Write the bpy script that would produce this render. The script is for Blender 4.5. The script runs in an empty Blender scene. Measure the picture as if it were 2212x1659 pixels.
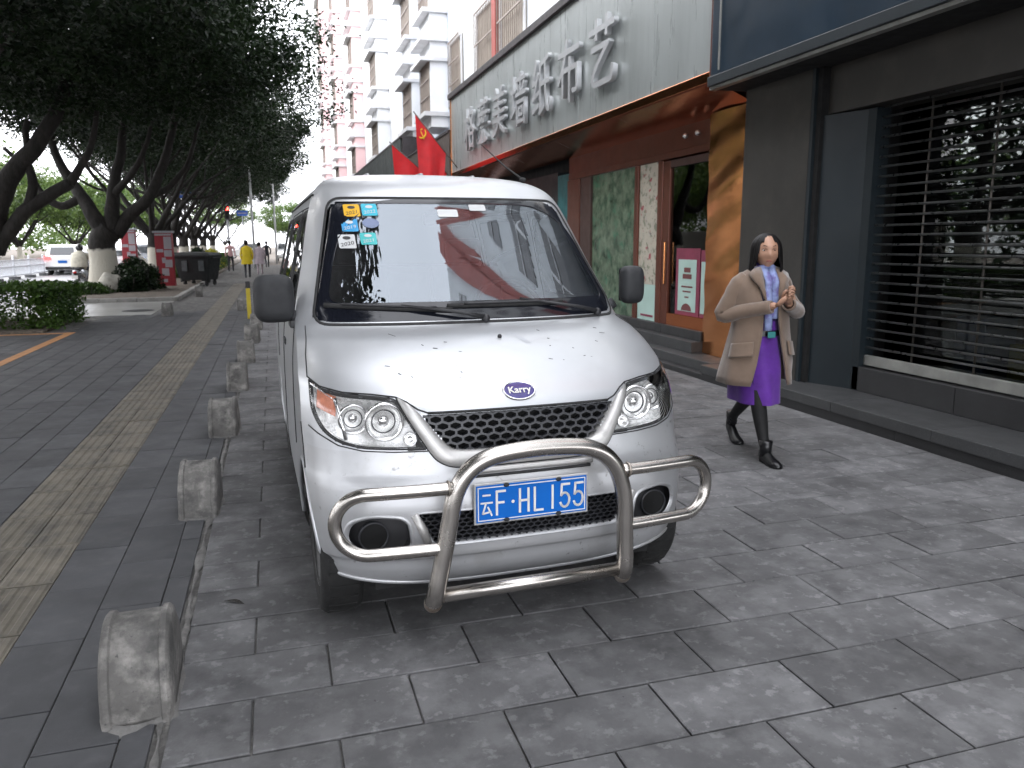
import bpy, bmesh, math, random
import numpy as np
from mathutils import Vector, Matrix, noise as mnoise

random.seed(11)
scene = bpy.context.scene
C = scene.collection
R = math.radians

# ------------------------------------------------------------------ camera
CAM_H, CAM_F = 1.50, 785.0                      # metres, focal length in pixels of a 1024 px wide picture
YAW, PITCH, ROLL = R(16.698), R(10.2008), R(0.3)
def cam_axes():
    f = Vector((math.sin(YAW)*math.cos(PITCH), math.cos(YAW)*math.cos(PITCH), -math.sin(PITCH)))
    r = Vector((math.cos(YAW), -math.sin(YAW), 0)); u = r.cross(f)
    return r*math.cos(ROLL)-u*math.sin(ROLL), r*math.sin(ROLL)+u*math.cos(ROLL), f
CR, CU, CF = cam_axes()
cd = bpy.data.cameras.new('camera'); cam = bpy.data.objects.new('camera', cd); C.objects.link(cam)
cd.sensor_width = 36; cd.lens = CAM_F/1024*36; cd.clip_end = 2000; cd.clip_start = 0.05
cam.matrix_world = Matrix(((CR.x, CU.x, -CF.x, 0), (CR.y, CU.y, -CF.y, 0), (CR.z, CU.z, -CF.z, CAM_H), (0, 0, 0, 1)))
cd.dof.use_dof = True; cd.dof.focus_distance = 3.2; cd.dof.aperture_fstop = 6.0
scene.camera = cam
def project(p):
    v = Vector(p)-Vector((0, 0, CAM_H)); z = v.dot(CF)
    return (512+CAM_F*v.dot(CR)/z, 384-CAM_F*v.dot(CU)/z, z)
def pix(px, py, axis, val):
    """a photo pixel (2212 wide view) as a point on the world plane axis = val"""
    s = 1024/2212; d = CF+CR*((px*s-512)/CAM_F)+CU*((384-py*s)/CAM_F)
    o = Vector((0, 0, CAM_H)); t = (val-o[axis])/d[axis]
    return o+d*t

# ------------------------------------------------------------------ sky, sun, exposure
world = bpy.data.worlds.new('World'); scene.world = world; world.use_nodes = True
nt = world.node_tree; nt.nodes.clear()
SUN_EL, SUN_AZ = R(38), R(-55)                  # azimuth from +Y towards +X
sky = nt.nodes.new('ShaderNodeTexSky'); sky.sky_type = 'NISHITA'; sky.sun_disc = False
sky.sun_elevation = SUN_EL; sky.sun_rotation = SUN_AZ; sky.air_density = 1.0; sky.dust_density = 4.0; sky.ozone_density = 1.0
hs = nt.nodes.new('ShaderNodeHueSaturation'); hs.inputs['Saturation'].default_value = 0.22
mx = nt.nodes.new('ShaderNodeMix'); mx.data_type = 'RGBA'; mx.inputs[0].default_value = 0.86   # even cloud layer over the clear sky
mx.inputs[7].default_value = (10.6, 10.8, 11.4, 1)
tc = nt.nodes.new('ShaderNodeTexCoord'); cn = nt.nodes.new('ShaderNodeTexNoise'); cn.inputs['Scale'].default_value = 2.2; cn.inputs['Detail'].default_value = 5     # soft cloud relief
cm = nt.nodes.new('ShaderNodeMapRange'); cm.inputs[1].default_value = .3; cm.inputs[2].default_value = .7; cm.inputs[3].default_value = .78; cm.inputs[4].default_value = 1.16
cc = nt.nodes.new('ShaderNodeVectorMath'); cc.operation = 'SCALE'; cc.inputs[0].default_value = (10.6, 10.8, 11.5)
nt.links.new(tc.outputs['Generated'], cn.inputs['Vector']); nt.links.new(cn.outputs[0], cm.inputs[0]); nt.links.new(cm.outputs[0], cc.inputs['Scale']); nt.links.new(cc.outputs[0], mx.inputs[7])
bg = nt.nodes.new('ShaderNodeBackground'); bg.inputs[1].default_value = 0.15
out = nt.nodes.new('ShaderNodeOutputWorld')
nt.links.new(sky.outputs[0], hs.inputs['Color']); nt.links.new(hs.outputs[0], mx.inputs[6])
nt.links.new(mx.outputs[2], bg.inputs[0]); nt.links.new(bg.outputs[0], out.inputs[0])
sl = bpy.data.lights.new('sun', 'SUN'); sun = bpy.data.objects.new('sun', sl); C.objects.link(sun)
sl.energy = 0.6; sl.angle = R(25); sl.color = (1.0, 0.96, 0.9)
sd = Vector((math.sin(SUN_AZ)*math.cos(SUN_EL), math.cos(SUN_AZ)*math.cos(SUN_EL), math.sin(SUN_EL)))
sun.rotation_euler = sd.to_track_quat('Z', 'Y').to_euler(); sun.location = sd*40
vs = scene.view_settings; vs.view_transform = 'Standard'; vs.look = 'None'; vs.exposure = 1.75; vs.gamma = 1.0
vs.use_curve_mapping = False
scene.cycles.max_bounces = 7; scene.cycles.diffuse_bounces = 3; scene.cycles.glossy_bounces = 4; scene.cycles.transparent_max_bounces = 10

# ------------------------------------------------------------------ helpers
def tag(o, label=None, cat=None, group=None, kind=None):
    if label: o['label'] = label
    if cat: o['category'] = cat
    if group: o['group'] = group
    if kind: o['kind'] = kind
    return o
def thing(name, label, cat, loc=(0, 0, 0), rz=0., group=None):
    o = bpy.data.objects.new(name, None); C.objects.link(o); o.empty_display_size = 0.1
    o.location = loc; o.rotation_euler = (0, 0, rz)
    return tag(o, label, cat, group)
def link(name, me, parent=None, loc=None, rot=None, scale=None):
    o = bpy.data.objects.new(name, me); C.objects.link(o)
    if parent: o.parent = parent
    if loc is not None: o.location = loc
    if rot is not None: o.rotation_euler = rot
    if scale is not None: o.scale = scale
    return o
def copy_tree(o, parent=None):
    c = o.copy(); C.objects.link(c); c.parent = parent
    for ch in list(o.children): copy_tree(ch, c)
    return c
class MB:
    def __init__(s): s.v = []; s.f = []
    def add(s, vs, fs):
        b = len(s.v); s.v += [tuple(p) for p in vs]; s.f += [tuple(b+i for i in f) for f in fs]; return s
    def box(s, x0, x1, y0, y1, z0, z1):
        return s.add([(x0, y0, z0), (x1, y0, z0), (x1, y1, z0), (x0, y1, z0), (x0, y0, z1), (x1, y0, z1), (x1, y1, z1), (x0, y1, z1)],
                     [(0, 3, 2, 1), (4, 5, 6, 7), (0, 1, 5, 4), (1, 2, 6, 5), (2, 3, 7, 6), (3, 0, 4, 7)])
    def quad(s, a, b, c, d): return s.add([a, b, c, d], [(0, 1, 2, 3)])
    def grid(s, rows, closed=False):
        """rows of points -> quads"""
        n = len(rows[0]); b = len(s.v)
        for r in rows: s.v += [tuple(p) for p in r]
        for i in range(len(rows)-1):
            for j in range(n if closed else n-1):
                k = (j+1) % n
                s.f.append((b+i*n+j, b+i*n+k, b+(i+1)*n+k, b+(i+1)*n+j))
        return s
    def tube(s, pts, rad, n=8, caps=True, flat=1.0):
        pts = [Vector(p) for p in pts]; m = len(pts)
        rr = rad if isinstance(rad, (list, tuple)) else [rad]*m
        rows = []; up = None
        for i, p in enumerate(pts):
            t = (pts[min(i+1, m-1)]-pts[max(i-1, 0)]).normalized()
            if up is None:
                up = Vector((0, 0, 1)) if abs(t.z) < 0.9 else Vector((0, 1, 0))
            a = t.cross(up).normalized(); bb = a.cross(t).normalized(); up = bb
            rows.append([p+(a*math.cos(q)+bb*math.sin(q)*flat)*rr[i] for q in (2*math.pi*k/n for k in range(n))])
        b = len(s.v); s.grid(rows, True)
        if caps:
            s.f.append(tuple(b+k for k in range(n))[::-1]); s.f.append(tuple(b+(m-1)*n+k for k in range(n)))
        return s
    def lathe(s, prof, origin=(0, 0, 0), axis='Z', n=20):
        rows = []
        for r, h in prof:
            row = []
            for k in range(n):
                q = 2*math.pi*k/n; c, sn = r*math.cos(q), r*math.sin(q)
                p = (c, sn, h) if axis == 'Z' else ((c, h, sn) if axis == 'Y' else (h, c, sn))
                row.append((p[0]+origin[0], p[1]+origin[1], p[2]+origin[2]))
            rows.append(row)
        return s.grid(rows, True)
    def prism(s, poly, fn0, fn1):
        """poly of 2D points; fn0/fn1 map a 2D point to the two end faces"""
        a = [fn0(*p) for p in poly]; b = [fn1(*p) for p in poly]; n = len(poly)
        return s.add(a+b, [tuple(range(n))[::-1], tuple(range(n, 2*n))]+[(i, (i+1) % n, n+(i+1) % n, n+i) for i in range(n)])
    def ball(s, c, r, nu=12, nv=8, sc=(1, 1, 1)):
        rows = []
        for i in range(nv+1):
            t = math.pi*i/nv
            rows.append([(c[0]+r*sc[0]*math.sin(t)*math.cos(2*math.pi*j/nu), c[1]+r*sc[1]*math.sin(t)*math.sin(2*math.pi*j/nu), c[2]+r*sc[2]*math.cos(t)) for j in range(nu)])
        return s.grid(rows, True)
    def mesh(s, name, m=None, smooth=False):
        me = bpy.data.meshes.new(name); me.from_pydata(s.v, [], s.f); me.validate()
        if m: me.materials.append(M[m] if isinstance(m, str) else m)
        if smooth: me.polygons.foreach_set('use_smooth', [True]*len(me.polygons))
        me.update(); return me
    def fix(s, me):
        bm = bmesh.new(); bm.from_mesh(me); bmesh.ops.remove_doubles(bm, verts=bm.verts, dist=1e-6); bmesh.ops.recalc_face_normals(bm, faces=bm.faces); bm.to_mesh(me); bm.free()
    def build(s, name, m=None, parent=None, smooth=False, bevel=0, loc=None, rot=None, fix=True, seg=2):
        me = s.mesh(name, m, smooth)
        if fix: s.fix(me)
        o = link(name, me, parent, loc, rot)
        if bevel:
            b = o.modifiers.new('bevel', 'BEVEL'); b.width = bevel; b.segments = seg; b.limit_method = 'ANGLE'; b.angle_limit = R(40); b.harden_normals = False
        return o
def smooth_path(pts, sub=6, closed=False):
    """Catmull-Rom through points"""
    P = [Vector(p) for p in pts]; n = len(P); outp = []
    rng = range(n if closed else n-1)
    for i in rng:
        g = (lambda k: P[k % n]) if closed else (lambda k: P[max(0, min(n-1, k))])
        p0, p1, p2, p3 = g(i-1), g(i), g(i+1), g(i+2)
        for k in range(sub):
            t = k/sub
            outp.append(0.5*((2*p1)+(p2-p0)*t+(2*p0-5*p1+4*p2-p3)*t*t+(3*p1-p0-3*p2+p3)*t**3))
    if not closed: outp.append(P[-1])
    return outp
def rounded(poly, r, seg=4):
    """2D polygon with its corners rounded"""
    n = len(poly); o = []
    for i in range(n):
        a, b, c = Vector(poly[i-1]), Vector(poly[i]), Vector(poly[(i+1) % n])
        ra = r[i] if isinstance(r, (list, tuple)) else r
        d1 = (a-b); d2 = (c-b); k = min(ra, d1.length*0.45, d2.length*0.45)
        p, q = b+d1.normalized()*k, b+d2.normalized()*k
        for j in range(seg+1):
            t = j/seg; o.append(tuple((1-t)**2*p+2*t*(1-t)*b+t*t*q))
    return o
def text_mesh(body, size, m, parent, loc, rot, name='lettering', ext=0.001, align='CENTER', sx=1.0, off=0.0, bevel=0):
    c = bpy.data.curves.new('text', 'FONT'); c.body = body; c.size = size; c.extrude = ext; c.align_x = align; c.align_y = 'CENTER'; c.resolution_u = 3
    c.offset = off
    t = bpy.data.objects.new('text', c); C.objects.link(t)
    dg = bpy.context.evaluated_depsgraph_get(); me = bpy.data.meshes.new_from_object(t.evaluated_get(dg))
    bpy.data.objects.remove(t); bpy.data.curves.remove(c); me.name = name; me.materials.clear(); me.materials.append(M[m])
    return link(name, me, parent, loc, rot, (sx, 1, 1))

# ------------------------------------------------------------------ materials
M = {}
def mat(name, col, rough=0.6, metal=0., var=0.12, vs=3., bump=0., bs=60., rnd=0., spec=0.5, coat=0., spots=(), dist=0.01, emit=0., stretch=None, sheen=0.):
    m = bpy.data.materials.new(name); m.use_nodes = True; t = m.node_tree; N = t.nodes; L = t.links
    b = N['Principled BSDF']; b.inputs['Roughness'].default_value = rough; b.inputs['Metallic'].default_value = metal
    b.inputs['Specular IOR Level'].default_value = spec; b.inputs['Coat Weight'].default_value = coat; b.inputs['Coat Roughness'].default_value = 0.06
    if sheen: b.inputs['Sheen Weight'].default_value = sheen
    g = N.new('ShaderNodeNewGeometry'); pos = g.outputs['Position']
    if stretch:
        vm = N.new('ShaderNodeVectorMath'); vm.operation = 'MULTIPLY'; vm.inputs[1].default_value = stretch; L.new(pos, vm.inputs[0]); pos = vm.outputs[0]
    def noise(scale, detail=5, rgh=0.6):
        n = N.new('ShaderNodeTexNoise'); n.inputs['Scale'].default_value = scale; n.inputs['Detail'].default_value = detail; n.inputs['Roughness'].default_value = rgh
        L.new(pos, n.inputs['Vector']); return n.outputs[0]
    def rng(src, a, bq, lo, hi):
        r = N.new('ShaderNodeMapRange'); r.inputs[1].default_value = a; r.inputs[2].default_value = bq; r.inputs[3].default_value = lo; r.inputs[4].default_value = hi
        L.new(src, r.inputs[0]); return r.outputs[0]
    def mix(bt, f, a, c2):
        x = N.new('ShaderNodeMix'); x.data_type = 'RGBA'; x.blend_type = bt
        for s, i in ((f, 0), (a, 6), (c2, 7)):
            if hasattr(s, 'is_linked') or hasattr(s, 'links'): L.new(s, x.inputs[i])
            elif isinstance(s, (int, float)): x.inputs[i].default_value = s
            else: x.inputs[i].default_value = (*s, 1)
        return x.outputs[2]
    cur = col
    for (c2, sc, lo, hi, amt) in spots:
        cur = mix('MIX', rng(noise(sc, 6, 0.62), lo, hi, 0, amt), cur, c2)
    f = rng(noise(vs), 0.3, 0.7, 1-var, 1+var)
    if rnd:
        oi = N.new('ShaderNodeObjectInfo'); r2 = rng(oi.outputs['Random'], 0, 1, 1-rnd, 1+rnd)
        mm = N.new('ShaderNodeMath'); mm.operation = 'MULTIPLY'; L.new(f, mm.inputs[0]); L.new(r2, mm.inputs[1]); f = mm.outputs[0]
    cx = N.new('ShaderNodeCombineColor'); [L.new(f, cx.inputs[i]) for i in range(3)]
    cur = mix('MULTIPLY', 1.0, cur, cx.outputs[0]); L.new(cur, b.inputs['Base Color'])
    L.new(rng(noise(vs*2.3), 0.3, 0.7, max(0.02, rough*0.85), min(1, rough*1.15)), b.inputs['Roughness'])
    if bump:
        bp = N.new('ShaderNodeBump'); bp.inputs['Strength'].default_value = bump; bp.inputs['Distance'].default_value = dist
        L.new(noise(bs, 8), bp.inputs['Height']); L.new(bp.outputs[0], b.inputs['Normal'])
    if emit:
        L.new(cur, b.inputs['Emission Color']); b.inputs['Emission Strength'].default_value = emit
    M[name] = m; return m
def glass(name, tint=(0.8, 0.85, 0.85), ior=1.85, rough=0.01, dirt=0.0, dirtcol=(0.5, 0.5, 0.5), film=(1, 1, 1)):
    """thin sheet glass: see-through, mirror by Fresnel"""
    m = bpy.data.materials.new(name); m.use_nodes = True; t = m.node_tree; N = t.nodes; L = t.links; N.clear()
    o = N.new('ShaderNodeOutputMaterial'); tr = N.new('ShaderNodeBsdfTransparent'); tr.inputs[0].default_value = (*tint, 1)
    gl = N.new('ShaderNodeBsdfGlossy'); gl.inputs['Roughness'].default_value = rough; gl.inputs['Color'].default_value = (*film, 1)
    fr = N.new('ShaderNodeFresnel'); fr.inputs[0].default_value = ior
    mx = N.new('ShaderNodeMixShader'); L.new(fr.outputs[0], mx.inputs[0]); L.new(tr.outputs[0], mx.inputs[1]); L.new(gl.outputs[0], mx.inputs[2])
    res = mx
    if dirt:
        df = N.new('ShaderNodeBsdfDiffuse'); df.inputs[0].default_value = (*dirtcol, 1); m2 = N.new('ShaderNodeMixShader')
        g = N.new('ShaderNodeNewGeometry'); ns = N.new('ShaderNodeTexNoise'); ns.inputs['Scale'].default_value = 3; ns.inputs['Detail'].default_value = 6
        L.new(g.outputs['Position'], ns.inputs['Vector']); r = N.new('ShaderNodeMapRange'); r.inputs[1].default_value = 0.35; r.inputs[2].default_value = 0.75; r.inputs[4].default_value = dirt
        L.new(ns.outputs[0], r.inputs[0]); L.new(r.outputs[0], m2.inputs[0]); L.new(mx.outputs[0], m2.inputs[1]); L.new(df.outputs[0], m2.inputs[2]); res = m2
    L.new(res.outputs[0], o.inputs[0]); M[name] = m; return m

mat('slate', (0.086, 0.085, 0.087), 0.78, var=0.26, vs=2.2, bump=0.35, bs=45, rnd=0.2, dist=0.006,
    spots=[((0.135, 0.134, 0.136), 6, 0.45, 0.60, 0.72), ((0.19, 0.188, 0.19), 16, 0.56, 0.63, 0.55), ((0.047, 0.046, 0.047), 5, 0.56, 0.72, 0.7), ((0.052, 0.05, 0.05), 0.8, 0.5, 0.7, 0.6), ((0.028, 0.027, 0.027), 27, 0.69, 0.71, 0.8)])
mat('paver_grey', (0.056, 0.057, 0.061), 0.72, var=0.25, vs=2.0, bump=0.25, bs=160, rnd=0.14, dist=0.003,
    spots=[((0.082, 0.082, 0.086), 9, 0.52, 0.72, 0.7), ((0.045, 0.046, 0.05), 2.5, 0.52, 0.7, 0.6)])
mat('tactile', (0.135, 0.12, 0.094), 0.72, var=0.22, vs=4, bump=0.25, bs=140, rnd=0.12, dist=0.003,
    spots=[((0.07, 0.066, 0.058), 6, 0.45, 0.65, 0.75), ((0.17, 0.152, 0.118), 20, 0.58, 0.7, 0.4)])
mat('joint', (0.085, 0.082, 0.078), 0.95, var=0.5, vs=9, bump=0.5, bs=90, spots=[((0.17, 0.165, 0.155), 4, 0.52, 0.64, 0.8)])
mat('mortar', (0.13, 0.126, 0.12), 0.95, var=0.35, vs=12, bump=0.6, bs=70, dist=0.01)
mat('concrete', (0.12, 0.115, 0.108), 0.92, var=0.3, vs=6, bump=1.0, bs=60, rnd=0.12, dist=0.006,
    spots=[((0.27, 0.258, 0.24), 7, 0.48, 0.64, 0.85), ((0.055, 0.054, 0.052), 5.5, 0.53, 0.66, 0.85), ((0.06, 0.06, 0.058), 60, 0.62, 0.68, 0.8)])
mat('road', (0.16, 0.16, 0.165), 0.5, var=0.18, vs=0.7, bump=0.3, bs=120, dist=0.004)
mat('drive', (0.30, 0.295, 0.28), 0.36, var=0.2, vs=0.8, bump=0.15, bs=30, dist=0.004)  # pale concrete, lightened further to stand in for the bright skylit patch
mat('kerb', (0.24, 0.235, 0.22), 0.85, var=0.25, vs=4, bump=0.4, bs=60, rnd=0.12)
mat('soil', (0.07, 0.055, 0.042), 0.95, var=0.5, vs=6, bump=0.8, bs=30, spots=[((0.15, 0.12, 0.09), 14, 0.5, 0.62, 0.8)])
mat('line_orange', (0.42, 0.20, 0.075), 0.75, var=0.2, vs=6, spots=[((0.1, 0.09, 0.09), 14, 0.58, 0.68, 0.8)])
# ------------------------------------------------------------------ ground
def struct(o): o['kind'] = 'structure'; return o
MB().box(-160, 160, -80, 400, -0.5, -0.16).build('ground', 'soil')['kind'] = 'structure'
struct(MB().box(-20.2, -6.6, -60, 300, -0.30, -0.13).build('road', 'road'))
def paver_mesh(w, l, m, h=0.05, ch=0.004, key={}):
    k = (round(w, 3), round(l, 3), m, ch)
    if k not in key:
        a, b = w/2, l/2; c, d = a-ch, b-ch
        vs_ = [(-a, -b, -h), (a, -b, -h), (a, b, -h), (-a, b, -h), (-a, -b, -ch*0.8), (a, -b, -ch*0.8), (a, b, -ch*0.8), (-a, b, -ch*0.8), (-c, -d, 0), (c, -d, 0), (c, d, 0), (-c, d, 0)]
        fs = [(8, 9, 10, 11)]+[(i, (i+1) % 4, (i+1) % 4+4, i+4) for i in range(4)]+[(i+4, (i+1) % 4+4, (i+1) % 4+8, i+8) for i in range(4)]
        key[k] = MB().add(vs_, fs).mesh('paver', m)
    return key[k]
def tactile_mesh(key={}):
    if 0 not in key:
        mb = MB(); w, l = 0.229, 0.489
        mb.box(-w/2, w/2, -l/2, l/2, -0.05, -0.004)
        for i in range(4):
            x = -w/2+w*(i+0.5)/4; a, b = 0.019, 0.011; y = l/2-0.008
            mb.add([(x-a, -y, -0.004), (x+a, -y, -0.004), (x+a, y, -0.004), (x-a, y, -0.004), (x-b, -y+.006, 0.002), (x+b, -y+.006, 0.002), (x+b, y-.006, 0.002), (x-b, y-.006, 0.002)],
                   [(4, 5, 6, 7), (0, 1, 5, 4), (1, 2, 6, 5), (2, 3, 7, 6), (3, 0, 4, 7)])
        key[0] = mb.mesh('tactile_paver', 'tactile')
    return key[0]
def in_view(x, y, m=30):
    px, py, z = project((x, y, 0)); return z > 0.3 and -m < px < 1024+m and -m < py < 768+m
def lay(parent, cells, limit=300):
    """cells: (x, y, w, l, mesh, name). The largest in the picture are objects, the rest one mesh"""
    vis = [c for c in cells if in_view(c[0], c[1], 60)]
    vis.sort(key=lambda c: project((c[0], c[1], 0))[2])
    near = set(id(c) for c in vis[:limit]); rest = MB(); far = {}
    for c in cells:
        x, y, w, l, me, nm = c
        if id(c) in near:
            o = link(nm, me, parent, (x, y, random.uniform(-0.0018, 0.0018)), (random.gauss(0, 0.0035), random.gauss(0, 0.0035), random.gauss(0, 0.002)))
        else:
            far.setdefault(me.materials[0].name, MB()).box(x-w/2, x+w/2, y-l/2, y+l/2, -0.05, random.uniform(-0.002, 0.001))
    for k, mb in far.items():
        o = mb.build('distant_pavers', k, parent, fix=False); o['kind'] = 'stuff'
# shop-side paving: slate slabs 52 x 30 cm in running bond
plaza = struct(MB().box(-0.45, 6.4, -6, 60, -0.15, -0.014).build('shop_pavement', 'joint'))
cells = []; ROW = 0.3055; TL = 0.522; GAP = 0.007
for r in range(-8, 62):
    y = 2.25+ROW*(r+0.5)
    odd = r % 2 == 0
    xs = [-0.40]+([-0.145+TL*k for k in range(10)] if odd else [0.115+TL*k for k in range(10)])
    xs = [x for x in xs if x < 4.38]+[4.455]
    for a, b in zip(xs, xs[1:]):
        cells.append(((a+b)/2, y, b-a-GAP, ROW-GAP, paver_mesh(b-a-GAP, ROW-GAP, 'slate'), 'slate_paver'))
lay(plaza, cells)
# street-side pavement: narrow grey slabs laid lengthwise with a tactile strip
walk = struct(MB().box(-6.3, -0.45, -6, 80, -0.15, -0.012).build('sidewalk', 'joint'))
cells = []; cols = [(-0.536, -0.44), (-0.78, -0.536), (-1.03, -0.78)]
x = -1.50
while x > -6.2: cols.append((x-0.245, x)); x -= 0.245
for i, (a, b) in enumerate(cols):
    for k in range(-6, 34):
        y = 2.43+0.5*k+(0.25 if i % 2 else 0)
        if 15.4 < y < 23.3 and a < -3.6: continue
        if y > 18.6 and a < -2.6: continue
        cells.append(((a+b)/2, y, b-a-0.005, 0.494, paver_mesh(b-a-0.005, 0.494, 'paver_grey', ch=0.003), 'paver'))
for a in (-1.265, -1.50):
    for k in range(-6, 60):
        cells.append((a+0.117, 2.54+0.5*k, 0.229, 0.489, tactile_mesh(), 'tactile_paver'))
lay(walk, cells)
# ragged mortar seam between the two pavings
rows = []; random.seed(5)
for i in range(260):
    y = 0.8+i*0.06; w = max(.003, 0.010+0.030*mnoise.noise((y*2.7, 3, 1))+0.016*(random.random()-.4)); c = -0.42+0.012*mnoise.noise((y*3, 0, 7))+.005*(random.random()-.5)
    rows.append([(c-w, y, -0.004), (c-w*0.4, y, 0.0012*random.random()), (c+w*0.5, y, 0.0014*random.random()), (c+w, y, -0.004)])
MB().grid(rows).build('mortar_seam', 'mortar', walk, smooth=True)
# driveway crossing, planting strips and kerbs
struct(MB().box(-6.55, -2.62, 18.7, 23.0, -0.1, -0.004).build('driveway', 'drive'))
struct(MB().box(-6.4, -3.9, 15.45, 18.4, -0.1, 0.03).build('planting_bed', 'soil', bevel=0.02))
struct(MB().box(-6.4, -2.7, 23.2, 80, -0.1, 0.07).build('planting_bed', 'soil', bevel=0.02))
kb = struct(MB().box(-6.62, -6.42, -20, 120, -0.25, -0.001).build('kerb', 'kerb', bevel=0.01))
for i in range(8):
    MB().box(-6.3+i*0.46, -6.3+i*0.46+0.45, 23.02, 23.18, -0.1, 0.10+0.006*math.sin(i*3)).build('kerb_stone', 'kerb', kb, bevel=0.012)
for i in range(30):
    MB().box(-2.68, -2.54, 23.2+i*0.6, 23.79+i*0.6, -0.1, 0.09+0.006*math.sin(i*5)).build('kerb_stone', 'kerb', kb, bevel=0.012)
pl = struct(MB().box(-3.50, -3.36, 2, 15.25, 0.001, 0.004).build('parking_line', 'line_orange'))
MB().box(-6.2, -3.502, 15.08, 15.22, 0.001, 0.004).build('line_end', 'line_orange', pl)
# ------------------------------------------------------------------ half-round concrete wheel stops
def stop_mesh():
    mb = MB(); w = 0.105; R0 = 0.235
    prof = []
    for k in range(25):
        q = math.pi*k/24; prof.append((math.cos(q)*R0*0.95, max(0.0, math.sin(q))**0.85*0.285))
    rows = []
    for x, s in ((-w, 0.88), (-w+.006, 0.97), (-w+.014, 1.0), (-w+.030, 1.0), (-w+.036, 0.965), (0, 0.965), (w-.036, 0.965), (w-.030, 1.0), (w-.014, 1.0), (w-.006, 0.97), (w, 0.88)):
        rows.append([(x, a*s, b*s if k not in (0, 24) else -0.03) for k, (a, b) in enumerate(prof)])
    mb.grid(rows); mb.f.append(tuple(range(25))); n = len(mb.v); mb.f.append(tuple(range(n-25, n))[::-1])
    return mb
stops = [(-0.50, 2.72), (-0.475, 4.70), (-0.45, 6.66), (-0.43, 8.70), (-0.40, 10.72), (-0.37, 12.8), (-0.35, 14.8), (-0.33, 16.8), (-0.75, 19.3), (-2.23, 18.3), (-2.14, 24.9)]
words = ['nearest stained concrete half-round wheel stop at bottom left', 'second concrete half-round stop from the camera, beside tactile strip', 'third concrete half-round stop in the row beside the van',
         'fourth small concrete half-round stop beside the van door', 'fifth concrete half-round stop, just below the van mirror', 'sixth concrete half-round stop, half hidden under the van mirror',
         'seventh concrete half-round stop, behind the van mirror', 'eighth concrete half-round stop, behind the van mirror', 'pale concrete stop standing next to the yellow post by the mirror',
         'lone concrete stop in the middle of the driveway crossing', 'pale concrete stop in front of the black rubbish bins']
sm = stop_mesh().mesh('wheel_stop', 'concrete', True); MB().fix(sm)
for i, ((x, y), w) in enumerate(zip(stops, words)):
    o = link('wheel_stop', sm, None, (x, y, 0.0), (random.gauss(0, .015), random.gauss(0, .02), random.gauss(0, .04)))
    o.scale = (random.uniform(.96, 1.05), random.uniform(.94, 1.06), random.uniform(.95, 1.04))
    tag(o, w, 'wheel stop', 'concrete stops along the pavement')
    m_ = o.modifiers.new('edge', 'EDGE_SPLIT'); m_.split_angle = R(38)
    if i < 4:
        rows = []
        for k in range(29):
            q = 2*math.pi*k/28; r1 = 1+0.10*mnoise.noise((math.cos(q)*2+i*9, math.sin(q)*2, 0)); 
            cx, cy = 0.108*max(-1, min(1, 1.45*math.cos(q))), 0.235*math.sin(q)
            rows.append([(cx, cy, 0.014), (cx*1.05*r1, cy*1.03*r1, 0.006), (cx*(1.14+.5*(r1-1)*6), cy*(1.06+.4*(r1-1)*4), -0.006)])
        MB().grid(rows).build('mortar_skirt', 'mortar', o, smooth=True)
# ------------------------------------------------------------------ the van
mat('paint', (0.50, 0.51, 0.525), 0.38, metal=0.66, var=0.05, vs=1.3, coat=0.3, bump=0.03, bs=900, dist=0.001,
    spots=[((0.42, 0.42, 0.41), 2.2, 0.55, 0.75, 0.35)])
mat('paint_hood', (0.50, 0.51, 0.525), 0.38, metal=0.62, var=0.05, vs=1.3, coat=0.3, bump=0.03, bs=900, dist=0.001,
    spots=[((0.40, 0.40, 0.40), 3.0, 0.55, 0.75, 0.25)])
mat('paint_bumper', (0.47, 0.475, 0.485), 0.42, metal=0.60, var=0.06, vs=1.6, coat=0.4, bump=0.03, bs=700, dist=0.001,
    spots=[((0.30, 0.285, 0.26), 4, 0.54, 0.72, 0.5), ((0.16, 0.15, 0.14), 26, 0.63, 0.70, 0.6)])
mat('silver_trim', (0.50, 0.49, 0.475), 0.42, metal=0.55, var=0.12, vs=5, coat=0.2, spots=[((0.2, 0.19, 0.18), 12, 0.55, 0.7, 0.5)])
mat('chrome', (0.80, 0.80, 0.80), 0.09, metal=1.0, var=0.04)
mat('steel', (0.50, 0.47, 0.435), 0.25, metal=1.0, var=0.06, vs=5, bump=0.02, bs=220, dist=0.001, spots=[((0.38, 0.35, 0.315), 5, 0.52, 0.75, 0.4)])
mat('steel_dull', (0.36, 0.32, 0.28), 0.42, metal=0.9, var=0.2, vs=14, bump=0.2, bs=120, dist=0.002, spots=[((0.2, 0.15, 0.11), 18, 0.5, 0.65, 0.7)])
mat('black_plastic', (0.020, 0.020, 0.022), 0.5, var=0.2, vs=9, bump=0.06, bs=300, dist=0.001)
mat('mirror_plastic', (0.017, 0.018, 0.020), 0.65, var=0.15, vs=9, bump=0.08, bs=400, dist=0.001)
mat('rubber', (0.018, 0.018, 0.018), 0.75, var=0.3, vs=12, bump=0.2, bs=90)
mat('tyre', (0.008, 0.008, 0.0078), 0.8, var=0.3, vs=10, bump=0.25, bs=70, spots=[((0.020, 0.019, 0.017), 8, 0.52, 0.7, 0.5)])
mat('rim_dirty', (0.10, 0.10, 0.10), 0.5, metal=0.5, var=0.2, vs=9)
mat('frit', (0.008, 0.009, 0.013), 0.08, var=0.02, spec=0.45)
mat('cabin', (0.045, 0.045, 0.048), 0.8, var=0.2)
mat('seat', (0.10, 0.095, 0.09), 0.9, var=0.2, vs=8)
mat('dark_void', (0.006, 0.006, 0.006), 0.9, var=0.1)
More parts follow.
